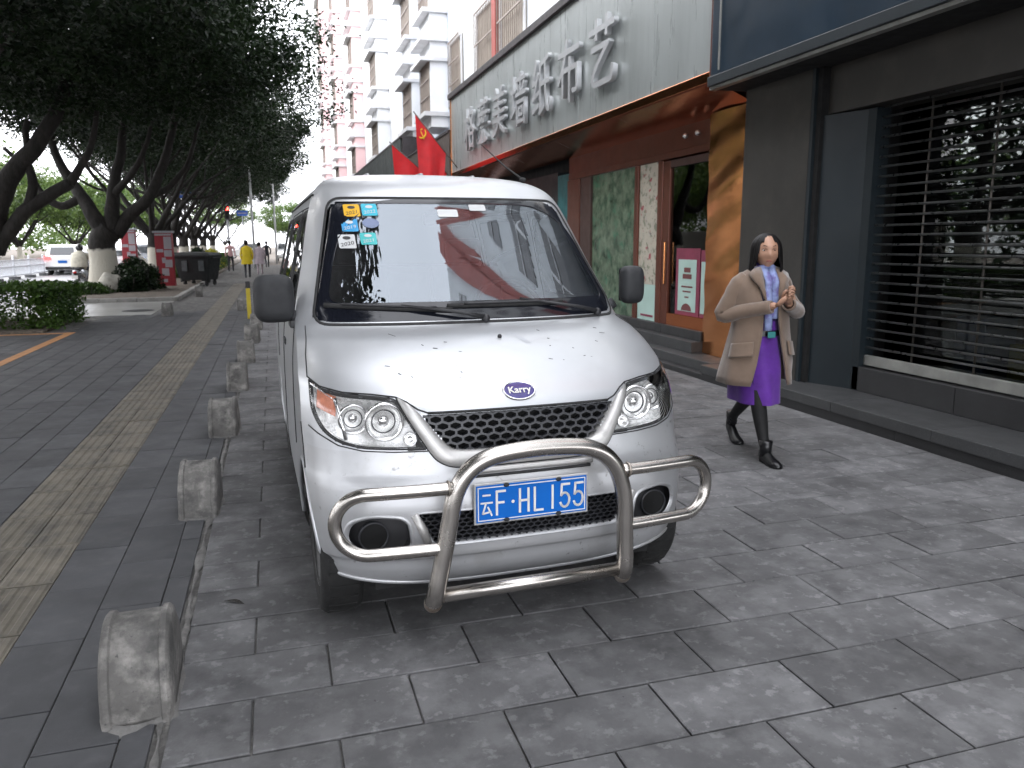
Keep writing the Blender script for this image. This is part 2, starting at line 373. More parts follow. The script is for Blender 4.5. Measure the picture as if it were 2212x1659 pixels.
mat('grille_black', (0.022, 0.023, 0.027), 0.35, var=0.1)
mat('plate_blue', (0.0, 0.115, 0.47), 0.5, var=0.05, vs=6, spec=0.25)
mat('plate_white', (0.72, 0.70, 0.66), 0.45, var=0.06)
mat('badge_blue', (0.035, 0.025, 0.16), 0.2, var=0.05, coat=0.5)
mat('amber', (0.50, 0.20, 0.13), 0.2, var=0.2, vs=40, coat=0.6)
mat('reflector', (0.82, 0.82, 0.81), 0.28, metal=0.25, var=0.15, vs=26, bump=0.12, bs=60, dist=0.004)
mat('bowl_chrome', (0.85, 0.85, 0.84), 0.16, metal=0.75, var=0.05, vs=30)
mat('st_yellow', (0.72, 0.40, 0.01), 0.5, var=0.05); mat('st_cyan', (0.03, 0.42, 0.55), 0.5, var=0.05); mat('st_blue', (0.03, 0.28, 0.55), 0.5, var=0.05)
mat('st_teal', (0.04, 0.42, 0.42), 0.5, var=0.05); mat('st_white', (0.55, 0.56, 0.56), 0.6, var=0.1); mat('st_grey', (0.16, 0.20, 0.32), 0.5, var=0.1)
mat('chip', (0.05, 0.05, 0.05), 0.8, var=0.3); mat('primer', (0.42, 0.43, 0.45), 0.75, var=0.1)
glass('windscreen', (0.62, 0.66, 0.66), ior=2.1, dirt=0.06, dirtcol=(0.45, 0.45, 0.47), film=(.84, .92, 1.0)); glass('side_glass', (0.18, 0.19, 0.19), ior=1.8); glass('lamp_glass', (0.97, 0.97, 0.97), ior=1.2)

def pchip(xs, ys):
    xs, ys = np.array(xs, float), np.array(ys, float); h = np.diff(xs); d = np.diff(ys)/h; m = np.zeros(len(xs))
    for i in range(1, len(xs)-1):
        if d[i-1]*d[i] > 0:
            w1, w2 = 2*h[i]+h[i-1], h[i]+2*h[i-1]; m[i] = (w1+w2)/(w1/d[i-1]+w2/d[i])
    m[0], m[-1] = d[0], d[-1]
    def f(x):
        i = int(np.clip(np.searchsorted(xs, x)-1, 0, len(xs)-2)); t = (x-xs[i])/h[i]
        return float(ys[i]*(1+2*t)*(1-t)**2+h[i]*m[i]*t*(1-t)**2+ys[i+1]*t*t*(3-2*t)+h[i]*m[i+1]*t*t*(t-1))
    return f
ZB, ZT = 0.20, 1.885
yc = pchip([.20, .235, .285, .33, .345, .40, .52, .60, .635, .66, .72, .80, .87, .90, .94, 1.00, 1.06, 1.11, 1.15, 1.25, 1.45, 1.60, 1.71, 1.76, 1.80, 1.84, 1.868, 1.885],
           [.10, .06, .035, .025, .0, -.008, -.012, .0, .012, .024, .040, .056, .074, .088, .125, .205, .315, .44, .60, .695, .885, 1.025, 1.125, 1.19, 1.27, 1.42, 1.66, 2.1])
yr = pchip([.20, .5, 1.0, 1.3, 1.7, 1.78, 1.84, 1.868, 1.885], [3.92, 3.97, 3.96, 3.92, 3.80, 3.70, 3.45, 3.1, 2.6])
wz = pchip([.20, .25, .35, .5, .8, .95, 1.15, 1.4, 1.71, 1.76, 1.80, 1.84, 1.868, 1.885], [.755, .775, .792, .80, .80, .797, .778, .722, .645, .622, .585, .51, .37, .12])
Dz = pchip([.20, .5, .9, 1.15, 1.4, 1.71, 1.84, 1.885], [.38, .40, .38, .315, .285, .25, .25, .25])
nz = pchip([.20, .6, .95, 1.15, 1.71, 1.885], [3.0, 2.9, 2.6, 2.35, 2.35, 2.2])
def tap(y): return .05*max(0., (y-1.0)/2.8)**1.3          # the body narrows a little towards the rear
def S(x, z):
    w, n = wz(z), nz(z); q = min(0.9995, abs(x)/w)
    return yc(z)+Dz(z)*(1-(1-q**n)**(1/n))
def surf(x, z, off=0.):
    w = wz(z); xx = max(-0.97*w, min(0.97*w, x)); e = 0.003
    sx = (S(xx+e, z)-S(xx-e, z))/(2*e); sz = (S(xx, min(ZT, z+e))-S(xx, max(ZB, z-e)))/(2*e)
    n = Vector((sx, -1, sz)).normalized()
    return Vector((x, S(x, z), z))+n*off
def surf_n(x, z):
    return (surf(x, z, 1)-surf(x, z, 0)).normalized()
def resample(poly, step=0.012):
    o = []; n = len(poly)
    for i in range(n):
        a, b = Vector(poly[i]), Vector(poly[(i+1) % n]); k = max(1, int(math.ceil((b-a).length/step)))
        o += [tuple(a.lerp(b, j/k)) for j in range(k)]
    return o
def shrink(poly, d):
    """inset of a 2D polygon by vertex normals (keeps the count)"""
    n = len(poly); A = sum(poly[i][0]*poly[(i+1) % n][1]-poly[(i+1) % n][0]*poly[i][1] for i in range(n)); s = 1 if A > 0 else -1
    o = []
    for i in range(n):
        a, b, c = Vector(poly[i-1]), Vector(poly[i]), Vector(poly[(i+1) % n])
        e1, e2 = (b-a).normalized(), (c-b).normalized(); nn = Vector((-(e1.y+e2.y), e1.x+e2.x))
        nn = nn.normalized() if nn.length > 1e-6 else Vector((0, 0)); k = 1/max(0.5, abs(nn.dot(Vector((-e1.y, e1.x)))))
        o.append(tuple(b+nn*d*s*k))
    return o
def patch(mb, poly, off=0., rings=8, fn=None):
    fn = fn or (lambda x, z, o: surf(x, z, o))
    c = Vector((sum(p[0] for p in poly)/len(poly), sum(p[1] for p in poly)/len(poly)))
    rows = [[fn(*(c+(Vector(p)-c)*(1-k/rings*0.999)), off) for p in poly] for k in range(rings+1)]
    return mb.grid(rows, True)
def band(mb, outer, inner, offs=(0., 0.004, 0.004, 0.), fn=None):
    fn = fn or (lambda x, z, o: surf(x, z, o)); m = len(offs)-1; rows = []
    for k, o in enumerate(offs):
        t = k/m; rows.append([fn(a[0]*(1-t)+b[0]*t, a[1]*(1-t)+b[1]*t, o) for a, b in zip(outer, inner)])
    return mb.grid(rows, True)
def mir(poly): return [(-x, z) for x, z in poly]
def inside(poly, x, y):
    r = False; n = len(poly); j = n-1
    for i in range(n):
        xi, yi = poly[i]; xj, yj = poly[j]
        if (yi > y) != (yj > y) and x < (xj-xi)*(y-yi)/(yj-yi)+xi: r = not r
        j = i
    return r

# outlines in front view (x, z)
WS_OUT = resample(rounded([(-.715, 1.157), (.742, 1.157), (.590, 1.715), (-.576, 1.715)], [.07, .07, .06, .06], 6))
WS_IN = resample(rounded([(-.640, 1.245), (.690, 1.245), (.540, 1.685), (-.525, 1.685)], [.05, .05, .035, .035], 6))
HL = resample(rounded([(.768, .980), (.735, .958), (.66, .943), (.56, .938), (.478, .928), (.43, .84), (.378, .750), (.50, .752), (.61, .757), (.69, .775), (.742, .812), (.772, .88)],
                      [.002, .02, .03, .03, .012, .03, .012, .03, .03, .03, .03, .03], 3))
GR = resample(rounded([(-.368, .876), (.368, .876), (.265, .748), (-.265, .748)], [.004, .004, .035, .035], 5))
U_OUT = [(-.470, .935), (-.425, .905), (-.395, .884), (-.385, .882), (-.352, .882)]
FOG = resample(rounded([(.465, .505), (.60, .515), (.675, .485), (.690, .42), (.655, .375), (.56, .355), (.48, .365), (.452, .40)], .05, 4))
LG = resample(rounded([(-.44, .522), (.44, .522), (.372, .392), (-.372, .392)], .02, 4))
# side windows in side view (y, z)
SW1 = rounded([(1.03, 1.205), (1.78, 1.205), (1.76, 1.655), (1.36, 1.655)], .05, 4)
SW2 = rounded([(1.90, 1.205), (2.80, 1.205), (2.78, 1.655), (1.88, 1.655)], .05, 4)
SW3 = rounded([(2.92, 1.205), (3.62, 1.215), (3.50, 1.655), (2.90, 1.655)], .05, 4)
AX1, AX2, TR = 0.47, 2.98, 0.285

van = thing('parked_van', 'silver microvan with steel bull bar parked on the slate paving', 'van', (0.89, 2.74, 0), R(2.2))
# --- shell as horizontal sections
zs = list(np.arange(.20, 1.151, .0105))+list(np.linspace(1.1605, 1.71, 46))+list(np.linspace(1.722, 1.84, 12))+[1.85, 1.859, 1.867, 1.874, 1.880, 1.8845]
def section(z, NF=104, NS=70, NR=16):
    w, D, n, y0, y1 = wz(z), Dz(z), nz(z), yc(z), yr(z)
    th = np.linspace(0, math.pi/2, 600); xx = w*np.sin(th)**(2/n); yy = y0+D*(1-np.cos(th)**(2/n))
    s = np.concatenate([[0], np.cumsum(np.hypot(np.diff(xx), np.diff(yy)))]); q = np.linspace(0, s[-1], NF)
    P = list(zip(np.interp(q, s, xx), np.interp(q, s, yy)))
    ya, yb = P[-1][1], y1-0.18
    P += [(w-tap(ya+(yb-ya)*k/NS), ya+(yb-ya)*k/NS) for k in range(1, NS+1)]; w -= tap(yb)
    P += [(w*math.cos(t)**(2/3.2) if math.cos(t) > 1e-6 else 0., yb+0.18*math.sin(t)**(2/3.2)) for t in np.linspace(0.12, math.pi/2, NR)]
    return P
SEC = [section(z) for z in zs]; NP = len(SEC[0])
def sec_x(y, z):
    t = max(0., min(1., (y-yc(z))/Dz(z))); n = nz(z)
    return wz(z)*(1-(1-t)**n)**(1/n)-tap(y)
def lower_edge(x): return .205+.062*(abs(x)/.76)**3
parts = {'body_shell': [], 'hood': [], 'front_bumper': []}
GRX = [(-.398, .877), (.398, .877), (.290, .733), (-.290, .733)]
cutHL, cutGR, cutFOG, cutLG, cutWS = (shrink(p, d) for p, d in ((HL, 0.), (GRX, .0), (FOG, -.002), (LG, -.001), (WS_OUT, .02)))
for i in range(len(zs)-1):
    for j in range(NP-1):
        x = (SEC[i][j][0]+SEC[i][j+1][0]+SEC[i+1][j][0]+SEC[i+1][j+1][0])/4; y = (SEC[i][j][1]+SEC[i+1][j+1][1])/2; z = (zs[i]+zs[i+1])/2
        front = j < 103
        if front and y < 1.2:
            if inside(cutHL, x, z) or inside(cutWS, x, z) or inside(cutFOG, x, z): continue
            if (abs(x) < .40 and inside(cutGR, x, z)) or (abs(x) < .44 and inside(cutLG, x, z)): continue
        if y < .8 and z < lower_edge(x): continue
        if x > .6 and any(((y-a)*(1 if y > a or a > 1 else 1.42))**2+(z-.295)**2 < .345**2 for a in (AX1, AX2)): continue
        if x > .5 and any(inside(p, y, z) for p in (SW1, SW2, SW3)): continue
        # hood lip dips at the sides along the lamp tops
        lip = .878 if x < .368 else .878+(x-.368)/.107*.055 if x < .475 else .933+.02*((x-.475)/.3)
        key = 'hood' if (front and lip < z < 1.152 and x < .735+.02*(1.1-z)) else ('front_bumper' if (z < .745 and y < .42 and (z < .62 or y < .33)) else 'body_shell')
        parts[key].append((i, j))
for nm, fl in parts.items():
    idx = {}; V = []; Fc = []; NN = []
    def vid(i, j, s):
        x, y = SEC[i][j]; k = (i, j, s if x > 1e-9 else 1)
        if k not in idx:
            idx[k] = len(V); V.append((x*s, y, zs[i]))
            if j < 104: n_ = surf_n(x, zs[i]); n_ = Vector((n_.x*s, n_.y, n_.z))
            elif j < 104+70:
                e = .004; z = zs[i]; n_ = Vector((1, 0, -(wz(min(ZT, z+e))-wz(max(ZB, z-e)))/(2*e))).normalized(); n_.x *= s
            else: n_ = Vector((x*s*.8, y-yr(zs[i])+.2, .1 if zs[i] < 1.7 else .6)).normalized()
            if zs[i] > 1.84: n_ = n_.lerp(Vector((0, 0, 1)), min(1, (zs[i]-1.84)/.035)).normalized()
            NN.append(n_)
        return idx[k]
    for i, j in fl:
        for s in (1, -1):
            q = [vid(i, j, s), vid(i, j+1, s), vid(i+1, j+1, s), vid(i+1, j, s)]
            Fc.append(q if s == 1 else q[::-1])
    if nm == 'body_shell':                       # roof cap
        top = len(zs)-1; ring = [vid(top, j, 1) for j in range(NP)]+[vid(top, j, -1) for j in range(NP-2, 0, -1)]; Fc.append(ring)
    me = bpy.data.meshes.new(nm); me.from_pydata(V, [], Fc); me.polygons.foreach_set('use_smooth', [True]*len(me.polygons)); me.update()
    me.normals_split_custom_set_from_vertices([tuple(n) for n in NN])
    me.materials.append(M[{'hood': 'paint_hood', 'front_bumper': 'paint_bumper'}.get(nm, 'paint')])
    o = link(nm, me, van)
    if nm == 'hood': hood = o
    if nm == 'front_bumper': bumper = o
def strip(path, w=.0045, off=.0012, name='panel_gap', m='rubber', parent=van):
    """thin dark shut line lying on the front surface; path in (x, z)"""
    mb = MB(); mb.tube([surf(x, z, off) for x, z in path], w, 5); return mb.build(name, m, parent, smooth=True)
def line2(pts, n=10):
    o = []
    for a, b in zip(pts, pts[1:]): o += [(a[0]+(b[0]-a[0])*k/n, a[1]+(b[1]-a[1])*k/n) for k in range(n)]
    return o+[pts[-1]]
strip(line2([(-.368, .878), (.368, .878)], 20), .006, .0)
for s in (-1, 1):
    strip(line2([(s*.368, .879), (s*.402, .892), (s*.44, .918), (s*.475, .934), (s*.56, .944), (s*.66, .949), (s*.735, .964), (s*.772, .99)], 6), .0032)
    strip(line2([(s*.772, .99), (s*.765, 1.06), (s*.742, 1.15)], 8), .0022)
    strip(line2([(s*.378, .742), (s*.50, .743), (s*.61, .748), (s*.69, .764), (s*.755, .80), (s*.783, .82)], 6), .0026)
    # fender / bumper seam, door seams on the flank
    def side(y, z, off=.0012): return (s*(wz(z)-tap(y)+off), y, z)
    for path in ([(.47, .80), (.40, .72), (.36, .64)], [(.86, .62), (.88, .9), (.90, 1.12), (1.0, 1.19), (1.34, 1.675), (1.80, 1.68), (1.815, 1.2), (1.82, .8), (1.82, .34)], [(1.87, 1.68), (2.85, 1.68), (2.86, 1.2), (2.86, .75)], [(.9, .34), (1.8, .33), (2.6, .33)]):
        MB().tube([side(y, z) for y, z in line2(path, 6)], .003, 5).build('panel_gap', 'rubber', van, smooth=True)
    # side windows
    for p, q in ((SW1, .018), (SW2, .018), (SW3, .018)):
        fn = lambda y, z, o, s=s: Vector((s*(wz(z)-tap(y)+o), y, z))
        pp = resample(p, .03); wn = patch(MB(), pp, -.004, 5, fn).build('side_window', 'side_glass', van, smooth=True)
        band(MB(), shrink(pp, -.012), shrink(pp, .02), (0., .004, .004, -.006), fn).build('window_seal', 'rubber', wn, smooth=True)
    MB().box(s*.79-.006, s*.79+.006, 1.55, 1.70, .98, 1.01).build('door_handle', 'mirror_plastic', van, bevel=.004)
    # side marker lamp, roof gutter
    MB().ball((s*.80, .72, .86), .012, 10, 6, (.5, 1.6, 1)).build('side_repeater', 'lamp_glass', van, smooth=True)
    MB().tube([(s*(wz(1.735)-tap(y)+.002), y, 1.735) for y in np.linspace(1.35, 3.6, 14)], .006, 6).build('roof_gutter', 'rubber', van, smooth=True)
# --- windscreen
ws = patch(MB(), WS_IN, .001, 14).build('windscreen', 'windscreen', van, smooth=True)
band(MB(), WS_OUT, WS_IN, (-.006, .0030, .0034, .0034, .0034, .002)).build('windscreen_border', 'frit', ws, smooth=True)
band(MB(), shrink(WS_OUT, -.007), shrink(WS_OUT, .006), (-.003, .005, .005, .002)).build('windscreen_seal', 'rubber', ws, smooth=True)
def wiper(base, joint, b0, b1, nm='wiper'):
    arm = MB().tube([surf(*base, .018), surf(*((base[0]*.7+joint[0]*.3), (base[1]*.7+joint[1]*.3)), .03), surf(*joint, .022)], [.012, .009, .006], 6).build(nm, 'black_plastic', van, smooth=True)
    pts = [surf(b0[0]+(b1[0]-b0[0])*t, b0[1]+(b1[1]-b0[1])*t, .009) for t in np.linspace(0, 1, 16)]
    MB().tube(pts, .008, 6, flat=1.5).build('wiper_blade', 'rubber', arm, smooth=True)
    MB().tube([p+Vector((0, -.008, .010)) for p in pts[2:-2]], .006, 6).build('wiper_bridge', 'black_plastic', arm, smooth=True)
    MB().ball(surf(*base, .012), .020, 10, 6).build('wiper_pivot', 'black_plastic', arm, smooth=True)
wiper((.02, 1.163), (-.34, 1.222), (-.655, 1.232), (-.12, 1.205)); wiper((.60, 1.165), (.20, 1.238), (-.14, 1.222), (.42, 1.222))
# --- stickers inside the glass: a yellow one, blue ones and paler ones
def sticker(x, z, w, h, m, year=None, tm='st_white', nm='sticker', oval=False):
    poly = [(x+w/2*math.cos(q), z+h/2*math.sin(q)) for q in (2*math.pi*k/20 for k in range(20))] if oval else resample(rounded([(x-w/2, z-h/2), (x+w/2, z-h/2), (x+w/2, z+h/2), (x-w/2, z+h/2)], .006, 2))
    o = patch(MB(), poly, .0034, 3).build(nm, m, ws, smooth=True)
    n = surf_n(x, z); up = Vector((0, S(x, z+.01)-S(x, z-.01), .02)).normalized(); rgt = up.cross(n).normalized()
    if rgt.x < 0: rgt = -rgt
    rot = Matrix((rgt, up, n)).transposed().to_euler()
    if year: text_mesh(year, h*.5, tm, o, surf(x, z-h*.2, .0048), rot, ext=.0003)
    if not oval and year:
        pp = [(x+w*.24*math.cos(q), z+h*.24+h*.13*math.sin(q)) for q in (2*math.pi*k/14 for k in range(14))]
        patch(MB(), pp, .0046, 2).build('sticker_mark', tm, o, smooth=True)
sticker(-.478, 1.652, .072, .058, 'st_yellow', '2021', 'chip'); sticker(-.398, 1.655, .070, .056, 'st_cyan', '2022'); sticker(-.497, 1.582, .072, .058, 'st_blue', '2019')
sticker(-.402, 1.592, .076, .046, 'st_grey', oval=True); sticker(-.425, 1.520, .072, .054, 'st_teal', '2021'); sticker(-.520, 1.508, .074, .062, 'st_white', '2020', 'chip')
sticker(-.03, 1.64, .10, .036, 'st_white', nm='permit'); sticker(.125, 1.668, .085, .030, 'st_white', nm='permit')
# --- cabin
cb = MB().box(-.70, .70, .70, 3.8, .30, .34).build('cabin_floor', 'cabin', van)
dash = MB().grid([[(x, y+.12*(x/.68)**2, z) for x in np.linspace(-.68, .68, 15)] for y, z in ((.72, 1.10), (.80, 1.175), (1.0, 1.185), (1.12, 1.16), (1.20, 1.05), (1.22, .6))]).build('dashboard', 'cabin', van, smooth=True)
for x in (-.36, .36):
    st = MB().box(x-.23, x+.23, 1.55, 2.0, .62, .76).build('front_seat', 'seat', van, bevel=.05, seg=3)
    MB().prism(rounded([(1.93, .74), (2.05, .74), (2.24, 1.34), (2.14, 1.36)], .03, 3), lambda y, z, x=x: (x-.22, y, z), lambda y, z, x=x: (x+.22, y, z)).build('seat_back', 'seat', st, bevel=.03, seg=3)
    MB().box(x-.12, x+.12, 2.17, 2.26, 1.37, 1.53).build('headrest', 'seat', st, bevel=.035, seg=3)
MB().box(-.66, .66, 2.75, 2.95, .6, 1.35).build('rear_seat', 'seat', van, bevel=.05)
sw = [(.37+.185*math.cos(q), 1.32+.185*math.sin(q)*.45, 1.14+.185*math.sin(q)*.88) for q in (2*math.pi*k/28 for k in range(29))]
wheel = MB().tube(sw, .014, 8).build('steering_wheel', 'black_plastic', van, smooth=True)
MB().tube([(.37, 1.32, 1.14), (.37, 1.18, 1.02)], [.06, .03], 10).build('steering_column', 'black_plastic', wheel, smooth=True)
MB().box(-.12, .12, 1.18, 1.20, 1.585, 1.645).build('rear_view_mirror', 'black_plastic', van, bevel=.012)
MB().box(-.70, .70, .75, .76, .34, 1.12).build('firewall', 'cabin', van)
# --- grille
rc = .055
gb = MB(); gb.grid([[Vector((x, S(x, z)+rc, z)) for x in np.linspace(-.41, .41, 13)] for z in (.725, .89)]); gb.build('grille_backing', 'dark_void', van)
def honeycomb(mb, x0, x1, z0, z1, cell, ok, depth=.022, bar=.0042, off=0.):
    """honeycomb bars: every cell a hexagonal tube of thin walls following the nose"""
    hx, hz = cell, cell*.70; seen = set()
    for r in range(int((z1-z0)/(hz*.75))+2):
        for c in range(int((x1-x0)/hx)+2):
            cx = x0+c*hx+(hx/2 if r % 2 else 0); cz = z0+r*hz*.75
            hexp = [(cx+hx*.5*a, cz+hz*.5*b) for a, b in ((0, 1), (1, .5), (1, -.5), (0, -1), (-1, -.5), (-1, .5))]
            for (a, b) in zip(hexp, hexp[1:]+hexp[:1]):
                k = tuple(sorted(((round(a[0], 3), round(a[1], 3)), (round(b[0], 3), round(b[1], 3)))))
                if k in seen or not (ok(*a) or ok(*b)): continue
                seen.add(k)
                d = Vector((b[0]-a[0], b[1]-a[1])).normalized(); nx, nzz = -d.y*bar, d.x*bar
                pts = []
                for dy in (.006+off, .006+off+depth):
                    for p, s in ((a, 1), (b, 1), (b, -1), (a, -1)):
                        x, z = p[0]+nx*s, p[1]+nzz*s; pts.append((x, S(x, z)+dy, z))
                mb.add(pts, [(0, 1, 2, 3), (0, 4, 5, 1), (2, 6, 7, 3)])
    return mb
grin = GRX
gril = honeycomb(MB(), -.412, .412, .725, .89, .0485, lambda x, z: inside(grin, x, z)).build('grille_mesh', 'grille_black', van, fix=False)
# silver U-shaped surround
def ushape(pts): return smooth_path([(x, 0, z) for x, z in pts], 5)
uo = [(-.474, .930), (-.452, .880), (-.424, .828), (-.392, .772), (-.372, .738), (-.345, .705), (-.30, .682), (-.24, .676), (-.12, .674), (0, .674)]
ui = [(-.408, .888), (-.392, .872), (-.372, .845), (-.342, .805), (-.318, .775), (-.295, .752), (-.268, .742), (-.21, .738), (-.10, .737), (0, .737)]
uo = [(p.x, p.z) for p in ushape(uo)]; ui = [(p.x, p.z) for p in ushape(ui)]
uo += [(-x, z) for x, z in uo[::-1][1:]]; ui += [(-x, z) for x, z in ui[::-1][1:]]
rows = []
for t, o in ((0, -.004), (.06, .010), (.2, .016), (.5, .018), (.78, .014), (.93, .006), (1.0, -.004), (1.06, -.03)):
    rows.append([surf(a[0]*(1-t)+b[0]*t, a[1]*(1-t)+b[1]*t, o) for a, b in zip(uo, ui)])
MB().grid(rows).build('grille_surround', 'silver_trim', van, smooth=True)
strip([p for p in uo if True], .0028, .0005)
# badge
be = [(.068*math.cos(q), .934+.0335*math.sin(q)) for q in (2*math.pi*k/36 for k in range(36))]
bi = [(.060*math.cos(q), .934+.0265*math.sin(q)) for q in (2*math.pi*k/36 for k in range(36))]
bdg = patch(MB(), bi, .006, 4).build('badge', 'badge_blue', van, smooth=True)
band(MB(), be, bi, (-.002, .008, .010, .006)).build('badge_ring', 'chrome', bdg, smooth=True)
n_ = surf_n(0, .934); up_ = Vector((0, S(0, .94)-S(0, .928), .012)).normalized()
brot = Matrix((up_.cross(n_).normalized(), up_, n_)).transposed().to_euler()
text_mesh('Karry', .042, 'plate_white', bdg, surf(0, .934, .008), brot, ext=.0012, sx=.95, off=.0007)
# hood: washer jet and paint chips
MB().ball(surf(.025, 1.108, .004), .010, 10, 6).build('washer_jet', 'black_plastic', hood, smooth=True)
random.seed(21)
def chips(n, x0, x1, z0, z1):
    mb = MB()
    for _ in range(n):
        x, z = random.uniform(x0, x1), random.uniform(z0, z1); a = random.uniform(-1.3, -.2); l = random.uniform(.002, .010)*(2.0 if random.random() < .15 else 1); w = random.uniform(.0010, .0024)
        dx, dz = math.cos(a)*l, math.sin(a)*l*.35
        p = [surf(x-dx+w, z-dz+w*.5, .0009), surf(x-dx-w, z-dz-w*.5, .0009), surf(x+dx-w, z+dz-w*.3, .0009), surf(x+dx+w*.4, z+dz+w*.5, .0009)]
        mb.add(p, [(0, 1, 2, 3)])
    return mb
ch = chips(11, .18, .52, 1.02, 1.13); ch.v += []; o = ch.build('paint_chips', 'chip', hood); o['kind'] = 'stuff'
o = chips(11, -.50, -.16, .98, 1.13).build('paint_chips', 'chip', hood); o['kind'] = 'stuff'
patch(MB(), resample([(.085, 1.118), (.11, 1.118), (.145, 1.085), (.12, 1.085)]), .0009, 2).build('primer_patch', 'primer', hood, smooth=True)
# --- headlamps
def bowl(mb, c, r, d, n=24):
    return mb.lathe([(r*.16, d), (r*.45, d*.93), (r*.72, d*.68), (r*.9, d*.34), (r, 0), (r*1.08, -.002), (r*1.10, .010)], c, 'Y', n)
for s in (-1, 1):
    hp = HL if s == 1 else mir(HL); back = .13
    fnb = lambda x, z, o: surf(x, z, -(.030+.085*max(0, min(1, (.72-abs(x))/.14))))
    hd = MB(); inner = shrink(hp, .004); patch(hd, inner, 0, 7, fnb)
    hd.grid([[surf(x, z, -.002) for x, z in inner], [fnb(x, z, 0) for x, z in inner]], True)
    hl = hd.build('headlamp', 'reflector', van, smooth=False)
    band(MB(), shrink(hp, -.0075), shrink(hp, .0085), (-.012, .0012, .0018, -.006)).build('lamp_gasket', 'rubber', hl, smooth=True)
    patch(MB(), shrink(hp, .003), .003, 8).build('lamp_lens', 'lamp_glass', hl, smooth=True)
    for (bx, bz, r) in ((.522, .845, .064), (.628, .852, .050), (.437, .786, .022)):
        x = s*bx; y0 = S(s*(bx+1.12*r), bz)+.008
        b_ = bowl(MB(), (x, y0, bz), r, .055 if r > .03 else .02).build('reflector_bowl', 'bowl_chrome', hl, smooth=True)
        MB().lathe([(r*1.02, -.004), (r*1.10, -.008), (r*1.17, -.002), (r*1.17, .012)], (x, y0, bz), 'Y', 28).build('bowl_ring', 'chrome', b_, smooth=True)
        if r > .03:
            MB().ball((x, y0+.022, bz), r*.36, 14, 8, (1, .8, 1)).build('bulb_shield', 'chrome', b_, smooth=True)
            MB().lathe([(r*.72, .001), (r*.70, -.004), (r*.64, .002)], (x, y0+.012, bz), 'Y', 28).build('bulb_ring', 'grille_black', b_, smooth=True)
    ap = [(s*.688, .940), (s*.752, .958), (s*.764, .895), (s*.700, .868)]
    patch(MB(), resample(ap), -.014, 4).build('turn_signal', 'amber', hl, smooth=True)
    MB().tube([surf(s*.690, .930, -.006), surf(s*.676, .85, -.006), surf(s*.664, .785, -.006)], .008, 6).build('lamp_divider', 'chrome', hl, smooth=True)
# --- lower grille, chrome strip, fog pockets
gb2 = MB(); gb2.grid([[Vector((x, S(x, z)+.06, z)) for x in np.linspace(-.46, .46, 17)] for z in (.38, .53)]); gb2.build('lower_grille_backing', 'dark_void', van)
lgin = shrink(LG, -.002)
honeycomb(MB(), -.46, .46, .385, .535, .030, lambda x, z: inside(lgin, x, z), .016, .0026, .004).build('lower_grille_mesh', 'grille_black', van, fix=False)
band(MB(), shrink(LG, -.009), shrink(LG, .007), (-.003, .003, .003, -.03)).build('lower_grille_rim', 'paint_bumper', bumper, smooth=True)
MB().tube([surf(x, .655+.004*math.cos(x*4), .004) for x in np.linspace(-.27, .27, 16)], .013, 8, flat=1.0).build('bumper_strip', 'silver_trim', bumper, smooth=True)
MB().tube([surf(x, .640, .002) for x in np.linspace(-.26, .26, 16)], .006, 6).build('bumper_groove', 'rubber', bumper, smooth=True)
for s in (-1, 1):
    fp = FOG if s == 1 else mir(FOG); fi = shrink(fp, .004)
    fb = MB(); ff = lambda x, z, o: Vector((x, S(x, z)+.06, z)); patch(fb, fi, 0, 5, ff); fb.grid([[surf(x, z, -.002) for x, z in fi], [ff(x, z, 0) for x, z in fi]], True)
    fg = fb.build('fog_lamp_pocket', 'black_plastic', van, smooth=False)
    band(MB(), shrink(fp, -.013), shrink(fp, .007), (-.003, .004, .004, -.008)).build('pocket_rim', 'paint_bumper', fg, smooth=True)
    c = surf(s*.585, .425); c.y += .035
    MB().lathe([(.05, .0), (.056, -.006), (.056, .02)], c, 'Y', 24).build('fog_ring', 'grille_black', fg, smooth=True)
    MB().lathe([(.001, -.001), (.05, .004)], c, 'Y', 24).build('fog_lens', 'dark_void', fg, smooth=True)
    MB().tube([surf(s*.445, .52, .004), surf(s*.415, .46, .010), surf(s*.392, .39, .006)], [.014, .018, .014], 8).build('bumper_rib', 'silver_trim', bumper, smooth=True)
MB().tube([surf(x, lower_edge(x)+.004, -.002) for x in np.linspace(-.745, .745, 60)], .010, 8).build('bumper_lip', 'paint_bumper', bumper, smooth=True)
for s in (-1, 1):
    for y in (AX1, AX2):
        MB().tube([(s*(sec_x(y+(.345 if math.cos(q) > 0 or y > 1 else .243)*math.cos(q), .295+.345*math.sin(q))-.002), y+(.345 if math.cos(q) > 0 or y > 1 else .243)*math.cos(q), .295+.345*math.sin(q)) for q in np.linspace(.05, math.pi-.05, 30)], .009, 7).build('arch_lip', 'paint', van, smooth=True)
# --- number plate
pz, pw, ph = .545, .445, .143; py = yc(.545)-.022
pl_ = MB().box(-pw/2-.008, pw/2+.008, py+.002, py+.008, pz-ph/2-.008, pz+ph/2+.008).build('number_plate', 'silver_trim', van, bevel=.004)
MB().box(-pw/2, pw/2, py-.001, py+.003, pz-ph/2, pz+ph/2).build('plate_face', 'plate_blue', pl_, bevel=.003)
mb = MB(); bw = .0035
for (x0, x1, z0, z1) in ((-pw/2+.006, pw/2-.006, pz+ph/2-.010, pz+ph/2-.0065), (-pw/2+.006, pw/2-.006, pz-ph/2+.0065, pz-ph/2+.010), (-pw/2+.006, -pw/2+.0095, pz-ph/2+.010, pz+ph/2-.010), (pw/2-.0095, pw/2-.006, pz-ph/2+.010, pz+ph/2-.010)):
    mb.box(x0, x1, py-.0022, py-.0005, z0, z1)
mb.build('plate_border', 'plate_white', pl_)
FR = (R(90), 0, 0)
